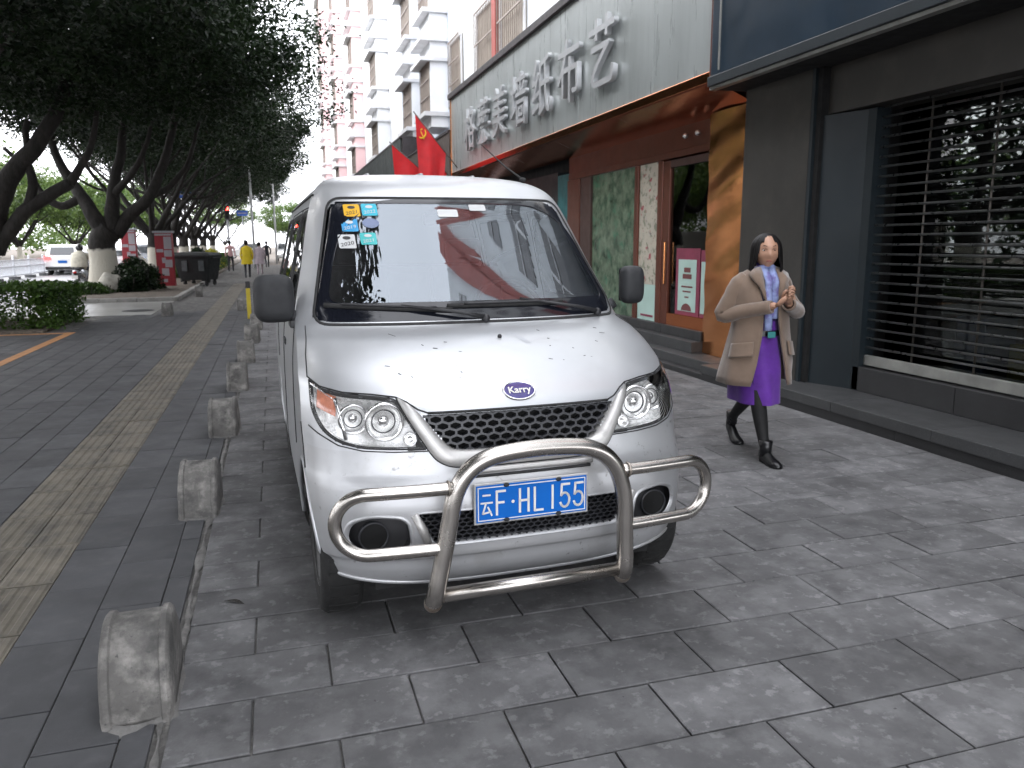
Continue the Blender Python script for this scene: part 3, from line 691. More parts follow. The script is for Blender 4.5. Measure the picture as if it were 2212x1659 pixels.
def strokes(segs, x0, z0, w, h, t=.0115):
    """plate character from polylines in a unit box"""
    mb = MB()
    for sg in segs:
        pts = [Vector((x0+a*w, 0, z0+b*h)) for a, b in sg]
        for a, b in zip(pts, pts[1:]):
            d = (b-a).normalized(); nn = Vector((-d.z, 0, d.x))*t/2; e = d*t*.32
            q = [a-e+nn, b+e+nn, b+e-nn, a-e-nn]
            mb.add([(p.x, py-.0035, p.z) for p in q]+[(p.x, py-.0005, p.z) for p in q], [(0, 1, 2, 3), (0, 4, 5, 1), (1, 5, 6, 2), (2, 6, 7, 3), (3, 7, 4, 0)])
    return mb
def arc(cx, cz, rx, rz, a0, a1, n=12): return [(cx+rx*math.cos(R(a0+(a1-a0)*k/n)), cz+rz*math.sin(R(a0+(a1-a0)*k/n))) for k in range(n+1)]
FIVE = [[(.95, 1), (.12, 1), (.06, .52)], [(.06, .52), (.22, .60)]+arc(.44, .31, .50, .31, 95, -158, 14)]
GLY = {'云': [[(.18, .88), (.82, .88)], [(0, .55), (1, .55)], [(.45, .55), (.14, .10), (.86, .16)], [(.62, .36), (.95, .0)]],
       'F': [[(.1, 0), (.1, 1), (.95, 1)], [(.1, .52), (.8, .52)]], 'H': [[(.06, 0), (.06, 1)], [(.94, 0), (.94, 1)], [(.06, .5), (.94, .5)]],
       'L': [[(.1, 1), (.1, 0), (.95, 0)]], '1': [[(.5, 0), (.5, 1)]], '5': FIVE}
cz0, chh = pz-.045, .090
for g_, x_, w_ in (('云', -.204, .043), ('F', -.147, .039), ('H', -.054, .039), ('L', .004, .039), ('1', .061, .039), ('5', .114, .038), ('5', .170, .038)):
    strokes(GLY[g_], x_, cz0, w_, chh, .0062 if g_ == '云' else .0085).build('plate_character', 'plate_white', pl_)
MB().lathe([(.0, -.0035), (.006, -.0035), (.006, 0)], (-.079, py, pz), 'Y', 12).build('plate_dot', 'plate_white', pl_)
for x in (-.105, .105):
    for z in (pz+ph/2-.004, pz-ph/2+.004):
        MB().ball((x, py-.004, z), .010, 10, 6, (1.2, .6, .8)).build('plate_bolt', 'mirror_plastic', pl_, smooth=True)
# --- bull bar
bb_y = -.115
leg = lambda s: [((.352 if s > 0 else -.408), bb_y+.02, .218), ((.352 if s > 0 else -.402), bb_y, .26), ((.350 if s > 0 else -.374), bb_y, .38), (s*.345, bb_y, .52), (s*.330, bb_y, .60)]
topa = [(-.330, .60), (-.305, .662), (-.262, .712), (-.205, .743), (-.13, .758), (0, .765)]
hoop = leg(-1)[:-1]+[(x, bb_y, z) for x, z in topa]+[(-x, bb_y, z) for x, z in topa[::-1][1:]]+leg(1)[::-1][1:]
bar = MB().tube(smooth_path(hoop, 5), .0325, 18).build('bull_bar', 'steel', van, smooth=True)
for s in (-1, 1):
    MB().ball(((.352 if s > 0 else -.408), bb_y+.02, .216), .034, 16, 10).build('bar_end', 'steel_dull', bar, smooth=True)
    p = [(s*.325, bb_y, .648), (s*.45, bb_y+.005, .648), (s*.60, bb_y+.02, .648)]
    for a in range(80, -81, -20): p.append((s*(.628+.112*math.cos(R(a))), bb_y+.022+.035*math.cos(R(a)), .538+.110*math.sin(R(a))))
    p += [(s*.60, bb_y+.02, .428), (s*.45, bb_y+.005, .428), (s*.360, bb_y, .428)]
    MB().tube(smooth_path(p, 4), .0235, 14).build('side_loop', 'steel', bar, smooth=True)
    MB().lathe([(.026, 0), (.031, .004), (.026, .010)], (s*.352, bb_y, .648), 'X', 14).build('weld_bead', 'steel_dull', bar, smooth=True)
MB().tube([(-.39, bb_y+.012, .245), (.345, bb_y+.012, .245)], .0265, 16).build('lower_cross_tube', 'steel', bar, smooth=True)
# --- mirrors
def mirror(s, mx_, mz, hw, hh, nm='door_mirror'):
    ym = .93; rows = []
    for dy, sc in ((-.045, .10), (-.043, .55), (-.036, .82), (-.02, .96), (.0, 1.0), (.035, 1.0), (.045, .97)):
        rows.append([(s*(mx_+.012*dy*10)+a*hw*sc, ym+dy, mz+b*hh*sc) for a, b in [(abs(math.cos(q))**.5*math.copysign(1, math.cos(q)), abs(math.sin(q))**.55*math.copysign(1, math.sin(q))) for q in (2*math.pi*k/40 for k in range(40))]])
    mb = MB().grid(rows, True); mb.f.append(tuple(range(40))); n = len(mb.v); mb.f.append(tuple(range(n-40, n)))
    o = mb.build(nm, 'mirror_plastic', van, smooth=True)
    MB().grid([[(s*mx_+a*hw*.87, ym+.047, mz+b*hh*.86) for a in (-1, 1)] for b in (-1, 1)]).build('mirror_glass', 'chrome', o)
    MB().tube([(s*.80, ym+.0, 1.20), (s*.765, ym+.03, 1.165), (s*.735, ym+.08, 1.15)], [.028, .026, .03], 8).build('mirror_arm', 'mirror_plastic', o, smooth=True)
    MB().box(min(s*.73, s*.80), max(s*.73, s*.80), ym-.02, ym+.10, 1.13, 1.165).build('mirror_foot', 'black_plastic', o, bevel=.008)
mirror(-1, .858, 1.262, .086, .106); mirror(1, .905, 1.285, .062, .096)
# --- wheels, underbody, aerial
def wheel_at(x, y, nm='wheel'):
    s = 1 if x > 0 else -1
    mb = MB().lathe([(.17, -.075), (.24, -.082), (.268, -.078), (.281, -.062), (TR, -.03), (TR, .03), (.281, .062), (.268, .078), (.24, .082), (.17, .075)], (0, 0, 0), 'X', 40)
    w = link(nm, mb.mesh(nm, 'tyre', True), van, (x, y, TR)); MB().fix(w.data)
    MB().lathe([(.03, s*.05), (.09, s*.055), (.11, s*.03), (.15, s*.04), (.175, s*.078), (.18, s*.06)], (0, 0, 0), 'X', 28).build('rim', 'rim_dirty', w, smooth=True)
    for k in range(30):
        q = 2*math.pi*k/30
        MB().box(-.055, .055, -.006, .006, TR-.006, TR+.0015).build('tread_block', 'tyre', w, rot=(q, 0, 0)) if y < 1 and math.cos(q) < .2 else None
for x in (-.69, .69): wheel_at(x, AX1); wheel_at(x*.96, AX2)
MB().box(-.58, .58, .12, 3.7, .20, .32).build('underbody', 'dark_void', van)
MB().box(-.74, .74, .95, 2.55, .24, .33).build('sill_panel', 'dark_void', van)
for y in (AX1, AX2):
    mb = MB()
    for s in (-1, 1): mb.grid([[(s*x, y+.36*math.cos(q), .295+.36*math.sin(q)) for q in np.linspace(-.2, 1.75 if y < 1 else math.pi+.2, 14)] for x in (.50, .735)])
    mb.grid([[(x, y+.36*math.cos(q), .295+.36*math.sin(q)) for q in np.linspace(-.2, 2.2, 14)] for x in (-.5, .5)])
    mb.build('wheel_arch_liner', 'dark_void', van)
MB().tube([(.52, 1.52, 1.845), (.50, 1.75, 1.93), (.475, 2.15, 2.10)], [.006, .0045, .003], 6).build('aerial', 'rubber', van, smooth=True)
MB().ball((.52, 1.52, 1.842), .018, 10, 6, (1, 1.6, .8)).build('aerial_base', 'rubber', van, smooth=True)
for x in (-.30, 0, .30):
    MB().tube([(x, y, 1.875-.004*abs(x)*6+.006*math.sin((y-1.7)/1.7*math.pi)) for y in np.linspace(1.75, 3.3, 12)], .012, 6).build('roof_rib', 'paint', van, smooth=True)
# ------------------------------------------------------------------ shop fronts along the right side
mat('sign_grey', (0.40, 0.43, 0.425), 0.30, metal=0.35, var=0.10, vs=1.2, stretch=(1, 3, .35), bump=0.03, bs=8, dist=0.01, spots=[((0.31, 0.33, 0.33), 3, 0.5, 0.7, 0.5)])
mat('letter_face', (0.50, 0.51, 0.52), 0.38, metal=0.35, var=0.08, vs=4)
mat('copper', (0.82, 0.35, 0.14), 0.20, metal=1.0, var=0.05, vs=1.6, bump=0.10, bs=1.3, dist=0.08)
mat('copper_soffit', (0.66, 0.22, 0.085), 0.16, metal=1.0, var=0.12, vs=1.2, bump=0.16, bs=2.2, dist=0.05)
mat('brown_trim', (0.12, 0.034, 0.018), 0.36, metal=0.3, var=0.2, vs=2.5, bump=0.05, bs=6)
mat('brown_dark', (0.055, 0.024, 0.018), 0.45, var=0.2, vs=3)
mat('flashing', (0.035, 0.028, 0.03), 0.6, var=0.4, vs=5, bump=0.3, bs=25)
mat('navy_sign', (0.009, 0.022, 0.038), 0.34, var=0.22, vs=1.4, spec=0.5, bump=0.04, bs=5, dist=0.02)
mat('navy_panel', (0.006, 0.012, 0.016), 0.5, var=0.15, vs=1.5)
mat('stone_dark', (0.034, 0.031, 0.027), 0.45, var=0.22, vs=1.3, bump=0.05, bs=14, spots=[((0.058, 0.052, 0.044), 3.5, 0.5, 0.72, 0.6)])
mat('granite', (0.042, 0.043, 0.044), 0.45, var=0.2, vs=2, bump=0.06, bs=160, dist=0.002, spots=[((0.10, 0.10, 0.10), 130, 0.55, 0.66, 0.5)])
mat('granite_dark', (0.024, 0.024, 0.025), 0.5, var=0.2, vs=3, bump=0.06, bs=160, dist=0.002, spots=[((0.06, 0.06, 0.06), 150, 0.55, 0.66, 0.5)])
mat('shutter_bar', (0.42, 0.42, 0.42), 0.30, metal=1.0, var=0.2, vs=9)
mat('shutter_rail', (0.30, 0.30, 0.28), 0.5, metal=0.6, var=0.25, vs=4)
mat('shutter_rod', (0.09, 0.08, 0.07), 0.5, metal=0.6, var=0.3, vs=12)
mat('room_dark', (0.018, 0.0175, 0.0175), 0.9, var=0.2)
mat('wallpaper_green', (0.13, 0.18, 0.12), 0.22, var=0.35, vs=6, spots=[((0.03, 0.07, 0.04), 5, 0.45, 0.6, 0.9), ((0.03, 0.14, 0.08), 3, 0.55, 0.65, 0.7), ((0.30, 0.29, 0.22), 11, 0.62, 0.70, 0.5)])
mat('wallpaper_floral', (0.48, 0.44, 0.36), 0.7, var=0.1, vs=5, spots=[((0.18, 0.20, 0.14), 9, 0.54, 0.60, 0.8), ((0.30, 0.03, 0.05), 6.5, 0.60, 0.65, 0.9), ((0.10, 0.09, 0.10), 12, 0.60, 0.66, 0.7)])
mat('print_pale', (0.42, 0.58, 0.52), 0.6, var=0.06); mat('print_magenta', (0.22, 0.035, 0.07), 0.5, var=0.15, vs=5); mat('print_brown', (0.16, 0.05, 0.05), 0.6, var=0.1)
mat('print_teal', (0.02, 0.14, 0.15), 0.5, var=0.3, vs=4); mat('print_purple', (0.14, 0.03, 0.10), 0.5, var=0.3, vs=5)
mat('white_wall', (0.84, 0.85, 0.86), 0.8, var=0.06, vs=0.6, bump=0.08, bs=30, spots=[((0.55, 0.55, 0.55), 1.2, 0.56, 0.75, 0.4)])
mat('white_wall_blue', (0.66, 0.72, 0.80), 0.8, var=0.06, vs=0.6)
mat('pink_wall', (0.84, 0.58, 0.58), 0.8, var=0.08, vs=1); mat('red_column', (0.34, 0.075, 0.06), 0.7, var=0.12, vs=1)
mat('ledge', (0.66, 0.66, 0.67), 0.8, var=0.15, vs=2); mat('ledge_dark', (0.24, 0.24, 0.25), 0.8, var=0.15, vs=2)
mat('cage', (0.30, 0.25, 0.22), 0.55, metal=0.4, var=0.2, vs=4); mat('window_dark', (0.05, 0.052, 0.055), 0.12, var=0.3, vs=0.8, spec=0.7)
mat('curtain', (0.30, 0.27, 0.23), 0.85, var=0.2, vs=2); mat('slat_dark', (0.05, 0.058, 0.055), 0.6, var=0.25, vs=2, rnd=0.2); mat('brown_sign', (0.085, 0.065, 0.055), 0.5, var=0.2)
mat('flag_red', (0.62, 0.012, 0.018), 0.6, var=0.10, vs=5, sheen=0.2); mat('flag_yellow', (0.80, 0.50, 0.02), 0.6, var=0.05); mat('pole', (0.12, 0.10, 0.09), 0.5, var=0.2)
mat('spot_lamp', (0.7, 0.7, 0.68), 0.3, metal=0.8, var=0.1)
glass('shop_glass', (0.55, 0.58, 0.57), ior=1.42)
GX = 4.45
# ---- curtain and wallpaper shop
shop = thing('wallpaper_shop', 'wallpaper shop with grey metal signboard, silver lettering and copper pillar', 'shop', (0, 0, 0))
seams = [20.0, 18.85, 17.6, 16.35, 15.1, 13.85, 12.6, 11.35, 10.1, 8.93, 7.62]
for a, b in zip(seams, seams[1:]):
    MB().box(GX, GX+.05, b+.003, a-.003, 3.24, 5.0).build('sign_panel', 'sign_grey', shop, bevel=.003)
MB().box(GX+.02, GX+.6, 7.62, 20.0, 3.25, 4.99).build('sign_core', 'brown_dark', shop)
MB().box(GX-.06, GX+.7, 7.6, 20.12, 5.003, 5.13).build('sign_flashing', 'flashing', shop, bevel=.01)
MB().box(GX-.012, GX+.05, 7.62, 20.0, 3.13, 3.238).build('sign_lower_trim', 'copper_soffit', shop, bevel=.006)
MB().box(GX-.02, GX+.06, 20.003, 20.06, 2.3, 5.0).build('sign_end_trim', 'copper', shop, bevel=.004)
MB().box(GX-.015, GX+.05, 7.56, 7.615, 3.13, 5.0).build('sign_end_trim', 'brown_trim', shop, bevel=.004)
# big stainless characters standing off the board
for ch_, yy in zip('格莱美墙纸布艺', (17.76, 16.60, 15.36, 14.08, 12.82, 11.56, 10.32)):
    o = text_mesh(ch_, .98, 'letter_face', shop, (GX-.060, yy, 4.02), (R(90), 0, R(-90)), name='sign_character', ext=.034, off=.004)
    me = o.data; c = [sum(v.co[k] for v in me.vertices)/len(me.vertices) for k in (0, 1)]
    xs_ = [v.co.x for v in me.vertices]; ys_ = [v.co.y for v in me.vertices]; cx, cy = (min(xs_)+max(xs_))/2, (min(ys_)+max(ys_))/2
    for v in me.vertices: v.co.x -= cx; v.co.y -= cy
    me.update()
# soffit in copper sheets sloping back to the shop front
for k in range(5):
    a, b = 20.0-k*2.48, 20.0-(k+1)*2.48
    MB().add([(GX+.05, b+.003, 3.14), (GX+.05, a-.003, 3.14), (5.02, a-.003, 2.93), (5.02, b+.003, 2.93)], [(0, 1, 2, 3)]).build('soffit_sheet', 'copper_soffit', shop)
MB().box(5.02, 5.10, 7.5, 13.2, 2.56, 3.2).build('fascia', 'brown_trim', shop)
MB().box(4.97, 5.02, 8.42, 13.1, 2.555, 2.64).build('head_rail', 'brown_trim', shop, bevel=.006)
for y in (8.75, 9.05):
    MB().ball((4.97, y, 2.79), .035, 10, 6).build('spot_lamp', 'spot_lamp', shop, smooth=True)
# recess and posts
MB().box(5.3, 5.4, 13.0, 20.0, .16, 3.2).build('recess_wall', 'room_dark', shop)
MB().box(5.05, 5.35, 13.85, 16.3, .16, 2.75).build('recess_shade', 'navy_panel', shop)  # near-black block added in place of the shade inside the open recess
MB().box(5.0, 5.1, 19.6, 20.0, .16, 3.2).build('brown_post', 'brown_trim', shop)
MB().box(5.03, 5.05, 13.15, 13.8, .45, 2.68).build('poster', 'print_teal', shop)
for a, b, m_ in ((12.57, 13.13, 'brown_trim'), (12.08, 12.52, 'brown_dark'), (10.33, 10.45, 'brown_trim'), (9.60, 9.74, 'brown_trim')):
    MB().box(4.96, 5.10, a, b, .30, 2.55).build('window_post', m_, shop, bevel=.008)
MB().box(5.0, 5.03, 10.45, 12.08, .42, 2.55).build('wallpaper_display', 'wallpaper_green', shop)
MB().box(4.99, 5.03, 9.74, 10.33, .92, 2.55).build('wallpaper_display', 'wallpaper_floral', shop)
fl = MB().box(4.99, 5.03, 9.74, 10.33, .38, .917).build('printed_panel', 'print_pale', shop)
MB().box(4.986, 4.99, 9.84, 10.22, .47, .50).build('print_line', 'print_magenta', fl)
# door
door = MB().box(4.97, 5.04, 9.41, 9.60, .42, 2.53).build('door', 'brown_trim', shop, bevel=.006)
MB().box(4.97, 5.04, 8.44, 9.41, .42, .58).build('door_rail', 'copper_soffit', door, bevel=.006); MB().box(4.97, 5.04, 8.44, 9.41, 2.44, 2.53).build('door_rail', 'brown_dark', door, bevel=.006)
MB().box(5.0, 5.006, 8.44, 9.41, .58, 2.44).build('door_glass', 'shop_glass', door)
MB().box(4.93, 4.955, 9.44, 9.47, .95, 1.5).build('door_handle', 'copper', door, bevel=.006)
for (a, b, z0, z1) in ((8.62, 9.22, .57, 1.42), (8.38, 8.60, .57, 1.40)):
    p = MB().box(4.992, 4.996, a, b, z0, z1).build('poster', 'print_magenta', shop)
    if b-a > .4:
        MB().box(4.989, 4.992, a+.08, b-.07, z0+.06, z1-.14).build('poster_face', 'print_pale', p)
        for z, w in ((1.12, .16), (1.04, .22), (.93, .28), (.87, .20), (.80, .10)):
            MB().box(4.986, 4.989, (a+b)/2-w/2, (a+b)/2+w/2, z, z+(.06 if z > 1 else .02)).build('poster_line', 'print_brown', p)
        MB().add([(4.986, (a+b)/2+.13*math.cos(q), .64+.09*math.sin(q)) for q in (math.pi*k/10 for k in range(11))], [tuple(range(11))]).build('poster_emblem', 'print_brown', p)
    else: MB().box(4.989, 4.992, a+.03, b-.02, z0+.06, z1-.14).build('poster_face', 'print_pale', p)
MB().box(5.2, 5.21, 8.5, 8.85, 1.45, 2.25).build('hanging_print', 'print_purple', shop); MB().box(5.25, 5.26, 8.7, 8.98, .9, 2.2).build('hanging_print', 'print_teal', shop)
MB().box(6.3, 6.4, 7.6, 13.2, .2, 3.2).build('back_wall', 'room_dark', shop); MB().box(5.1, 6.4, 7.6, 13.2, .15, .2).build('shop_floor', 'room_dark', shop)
# hammered copper pillar
rows = []
for z in np.linspace(.17, 2.95, 40):
    rows.append([(4.95+.010*math.sin(z*5.2+math.sin(y*4))*math.sin((y-7.5)*3.3+.4)+.006*math.sin(z*13+y*5)-.03*math.cos((y-7.95)*3.0), y, z) for y in np.linspace(7.48, 8.42, 12)])
MB().grid(rows).build('copper_pillar', 'copper', shop, smooth=True)
MB().box(4.965, 5.2, 7.48, 8.42, .165, 3.0).build('pillar_core', 'brown_dark', shop)
# steps of both shops: granite slabs
def step_slabs(parent, x0, x1, y0, y1, z0, z1, m, n):
    for k in range(n):
        a = y0+(y1-y0)*k/n; b = y0+(y1-y0)*(k+1)/n
        MB().box(x0, x1, a+.002, b-.002, z0, z1).build('step_slab', m, parent, bevel=.006)
step_slabs(shop, 4.60, 5.4, 7.62, 20.0, .05, .165, 'granite', 9); step_slabs(shop, 4.80, 5.4, 8.43, 13.6, .166, .30, 'granite', 5); step_slabs(shop, 4.92, 5.4, 8.43, 13.6, .301, .42, 'granite_dark', 5)
# ---- closed shop with navy sign and open-bar roller shutter
shut = thing('closed_shop', 'closed shop with navy signboard, dark stone pillar and roller shutter', 'shop', (0, 0, 0))
step_slabs(shop, 4.50, 5.3, 7.62, 20.0, -.05, .048, 'granite_dark', 8)
step_slabs(shut, 4.45, 5.3, -1.0, 7.61, .075, .165, 'granite', 8); step_slabs(shut, 4.47, 5.3, -1.0, 7.61, -.05, .074, 'granite_dark', 6)
MB().box(4.40, 4.46, -3.0, 7.53, 3.16, 4.85).build('sign_board', 'navy_sign', shut, bevel=.01)
for a in (7.36,):
    MB().box(4.385, 4.40, a, a+.015, 3.2, 4.85).build('sign_seam', 'shutter_rail', shut)
MB().box(4.37, 4.46, -3.0, 7.54, 3.06, 3.158).build('sign_frame', 'navy_panel', shut, bevel=.008); MB().box(4.40, 4.47, -3.0, 7.54, 3.03, 3.06).build('sign_lower_trim', 'shutter_rail', shut)
MB().box(4.46, 5.3, -3.0, 7.54, 3.04, 3.3).build('soffit', 'dark_void', shut)
MB().box(4.80, 5.3, 6.42, 7.48, .165, 3.05).build('stone_pillar', 'stone_dark', shut, bevel=.004)
MB().box(4.82, 5.3, 6.30, 6.416, .165, 3.05).build('frame_channel', 'dark_void', shut); MB().box(4.79, 4.82, 6.36, 6.40, .165, 3.05).build('channel_edge', 'navy_panel', shut)
MB().add([(4.86, 6.30, .165), (5.0, 5.90, .165), (5.0, 5.90, 2.62), (4.86, 6.30, 2.62)], [(0, 1, 2, 3)]).build('navy_panel', 'navy_panel', shut)
MB().box(5.0, 5.15, 5.80, 5.90, .165, 2.62).build('shutter_guide', 'navy_panel', shut); MB().box(4.90, 5.3, -3, 6.30, 2.63, 3.05).build('stone_lintel', 'stone_dark', shut, bevel=.004)
step_slabs(shut, 5.0, 5.3, -1.0, 5.88, .165, .385, 'granite_dark', 6)
MB().box(5.05, 5.09, -1.0, 5.80, .40, .49).build('shutter_rail', 'shutter_rail', shut, bevel=.005)
for k in range(27):
    z = .56+k*.0825
    MB().tube([(5.07, -1.0, z), (5.07, 5.80, z)], .010, 8).build('shutter_bar', 'shutter_bar', shut, smooth=True)
for k in range(8):
    y = 5.28-k*.62
    MB().tube([(5.085, y, .49), (5.085, y, 2.62)], .009, 6).build('shutter_rod', 'shutter_rod', shut, smooth=True)
MB().box(5.36, 5.37, -1.0, 5.9, .385, 3.0).build('shop_window', 'shop_glass', shut)
MB().box(7.4, 7.5, -1.0, 6.2, 0.1, 3.2).build('back_wall', 'room_dark', shut); MB().box(5.4, 7.5, -1.0, 6.2, .30, .38).build('shop_floor', 'room_dark', shut); MB().box(5.37, 7.5, -1, 6.2, 3.05, 3.1).build('shop_ceiling', 'dark_void', shut)
MB().box(5.3, 7.5, 6.2, 6.3, .1, 3.2).build('side_wall', 'room_dark', shut)
mat('box_card', (0.20, 0.14, 0.09), 0.8, var=0.2); mat('box_blue', (0.02, 0.06, 0.18), 0.6, var=0.2); mat('box_yellow', (0.35, 0.28, 0.03), 0.6)
for (x, y, w, d, z1, m_) in ((5.7, 5.45, .35, .3, .85, 'box_blue'), (5.75, 4.95, .4, .3, .66, 'box_yellow'), (5.75, 4.45, .5, .5, .95, 'box_card'), (5.9, 3.8, .6, .5, 1.2, 'box_card')):
    tag(MB().box(x, x+w, y-d, y, .38, z1).build('stock_box', m_, bevel=.006), {'box_blue': 'blue box on the floor inside the shuttered shop', 'box_yellow': 'small yellow box inside the shuttered shop', 'box_card': 'brown carton standing inside the shuttered shop' if z1 < 1 else 'larger brown carton further right inside the shuttered shop'}[m_], 'box')
# ---- white upper storeys over the shops
mat('upper_wall', (0.68, 0.71, 0.73), 0.8, var=0.06, vs=0.6, bump=0.08, bs=30, spots=[((0.45, 0.46, 0.46), 1.2, 0.56, 0.75, 0.4)])
blk = thing('white_apartment_block', 'white apartment block above the shops with caged windows', 'building', (0, 0, 0))
WX = 5.22
MB().box(WX, 12, -16, 23.6, 3.3, 21).build('wall', 'upper_wall', blk)
MB().box(WX-.30, WX, 16.0, 19.0, 5.30, 5.52).build('sill', 'ledge', blk, bevel=.01)
def cage(parent, x, y0, y1, z0, z1, nv=9, nh=3):
    w = MB().box(x+.10, x+.12, y0, y1, z0, z1).build('window', 'curtain', parent)
    MB().box(x+.06, x+.10, y0, y0+.06, z0, z1).box(x+.06, x+.10, y1-.06, y1, z0, z1).box(x+.06, x+.10, y0+.06, y1-.06, z1-.06, z1).build('window_frame', 'ledge', w)
    c = MB()
    for k in range(nv+1):
        y = y0+(y1-y0)*k/nv; c.tube([(x, y, z0), (x, y, z1)], .011, 5)
    for k in range(nh+1):
        z = z0+(z1-z0)*k/nh; c.box(x-.012, x+.012, y0, y1, z-.018, z+.018)
    c.build('window_bars', 'cage', w)
cage(blk, WX-.13, 18.40, 20.12, 5.55, 7.05, 12, 2); cage(blk, WX-.13, 16.20, 18.02, 5.60, 7.05, 12, 2); cage(blk, WX-.13, 21.80, 23.15, 5.3, 7.05, 9, 3)
MB().box(WX-.16, WX, 18.06, 18.36, 5.4, 21).build('red_column', 'red_column', blk); 
for z0 in (8.5, 11.4, 14.3, 17.2):
    for y0 in (21.8, 18.4, 16.2, 12.4, 9.6):
        cage(blk, WX-.13, y0, y0+1.5, z0, z0+1.5, 6, 2)
for k, z0 in enumerate((5.6, 8.5, 11.4, 14.3, 17.2)):
    for y0 in (-13.5, -10.6, -7.4, -4.2, -1.6, .3, 3.4, 5.2, 7.0):
        w = MB().box(WX-.03, WX+.02, y0, y0+1.3, z0, z0+1.4).build('window', 'window_dark', blk)
        MB().box(WX-.06, WX-.03, y0+.62, y0+.68, z0, z0+1.4).box(WX-.06, WX-.031, y0, y0+1.3, z0+.8, z0+.86).build('window_frame', 'white_wall', w)
MB().box(WX-.32, WX, 2.2, 2.62, 4.9, 21).build('red_column', 'red_column', blk); MB().box(WX-.12, WX, 2.63, 2.85, 4.9, 21).build('column_return', 'red_column', blk)
# bays further along: each a bay of the next blocks
def block(name, label, y0, y1, bays, m, top, x=5.25):
    b = thing(name, label, 'building', (0, 0, 0)); MB().box(x, 13, y0, y1, 0, top).build('wall', m[0], b)
    for (a, c) in bays:
        fx = 4.72; mb = MB().box(fx, x-.002, a, c, 4.9, top).build('bay', m[1], b)
        z = 5.32
        while z < top-1.5:
            w = MB().box(fx-.015, fx+.02, a+.12, c-.1, z, z+1.42).build('window', 'curtain', mb)
            cg = MB()
            for k in range(11): yy = a+.12+(c-a-.22)*k/10; cg.box(fx-.05, fx-.034, yy-.01, yy+.01, z, z+1.42)
            for k in range(4): zz = z+1.42*k/3; cg.box(fx-.056, fx-.03, a+.12, c-.1, zz-.018, zz+.018)
            cg.build('window_bars', 'cage', w)
            for (zz, t, d) in ((z-.12, .12, .22), (z+1.42, .10, .30), (z+1.97, .10, .30)):
                MB().box(fx-d, x-.004, a-.10, c+.10, zz, zz+t).build('bay_ledge', 'ledge' if t == .12 else m[2], mb)
            z += 2.87
    return b
block('white_bay_block', 'white block with projecting window bays behind the flags', 23.62, 33.0, [(23.9, 25.5), (27.1, 28.9)], ('white_wall_blue', 'white_wall', 'ledge'), 20)
block('pale_bay_block', 'pale block with one projecting bay left of the flags', 33.02, 42.5, [(35.9, 38.0)], ('white_wall', 'white_wall', 'ledge'), 21)
block('pink_striped_block', 'white block with pink striped bay beside the tree crown', 42.52, 54, [(45.6, 47.6)], ('white_wall', 'pink_wall', 'ledge'), 24)
block('far_pink_block', 'farthest pale block with narrow pink bay at the street end', 54.02, 90, [(57, 59.5), (70, 73)], ('white_wall', 'pink_wall', 'ledge'), 24)
# dark slatted sign band and brown sign further along
band_ = thing('slatted_sign_band', 'long dark slatted canopy band above the far shops', 'canopy', (0, 0, 0))
MB().box(4.34, 4.40, 27.2, 45, 3.3, 4.95).build('backing', 'flashing', band_); MB().box(4.28, 5.2, 27.1, 45, 4.96, 5.02).build('canopy_top', 'flashing', band_)
for k in range(60): MB().box(4.29, 4.335, 27.2+k*.295, 27.2+k*.295+.20, 3.3, 4.95).build('slat', 'slat_dark', band_)
MB().box(4.34, 5.2, 26.9, 27.08, 3.3, 4.97).build('end_panel', 'flashing', band_)
bs_ = thing('brown_shop_sign', 'plain dark brown sign panel between grey signboard and flags', 'sign', (0, 0, 0))
MB().box(4.42, 4.55, 20.15, 26.8, 2.9, 4.25).build('panel', 'brown_sign', bs_, bevel=.01); MB().box(4.40, 5.2, 20.15, 26.8, 4.252, 4.31).build('cap', 'flashing', bs_)
MB().box(5.0, 5.2, 20.15, 45, 0, 3.2).build('shop_front', 'room_dark', bs_)
# ---- flags on slanted poles
def flag(tip, base, drop, label, emblem, sw):
    t = thing('red_flag', label, 'flag', base, 0, 'red flags on slanted poles')
    T = Vector(tip)-Vector(base); MB().tube([Vector((0, 0, 0)), T*1.04], .014, 8).build('flag_pole', 'pole', t, smooth=True)
    rows = []
    for i in range(15):                       # along the pole from tip inwards
        u = i/14; a = T*(1-u*.72); row = []
        for j in range(19):
            v = j/18; f = .07*math.sin(u*9+v*2)*(v**.7); l = drop*(1-.38*u)
            row.append(a+Vector((sw*v*.10+f*.5+.10*math.sin(u*5)*v, f, -l*v)))
        rows.append(row)
    cl = MB().grid(rows).build('cloth', 'flag_red', t, smooth=True)
    if emblem:                                # crossed hammer and sickle next to the pole
        def at(u, v): i, j = u*14, v*18; p = rows[int(i)][int(j)]; q = rows[min(14, int(i)+1)][min(18, int(j)+1)]; return p.lerp(q, .5)+Vector((-.012, -.016, 0))
        cen = at(.16, .20); ex, ez = Vector((.75, -.5, -.30)).normalized(), Vector((.25, 0, 1)).normalized()
        P = lambda a, b: cen+ex*a+ez*b
        MB().tube([P(.10*math.cos(R(q)), .11*math.sin(R(q))) for q in range(-150, 61, 15)], [.008+.013*math.sin(math.pi*k/14) for k in range(15)], 5).tube([P(-.07, -.06), P(-.11, -.12)], .014, 5).build('sickle', 'flag_yellow', cl)
        MB().tube([P(-.05, .05), P(.09, -.11)], .011, 5).tube([P(-.09, .02), P(-.01, .10)], .018, 5).build('hammer', 'flag_yellow', cl)
    return t
flag((3.37, 19.0, 4.48), (4.40, 19.2, 3.30), 1.55, 'larger red flag with yellow hammer and sickle emblem', True, .4)
flag((2.95, 20.0, 3.90), (4.40, 20.3, 2.75), 1.2, 'narrow red flag hanging left of the emblem flag', False, .5)
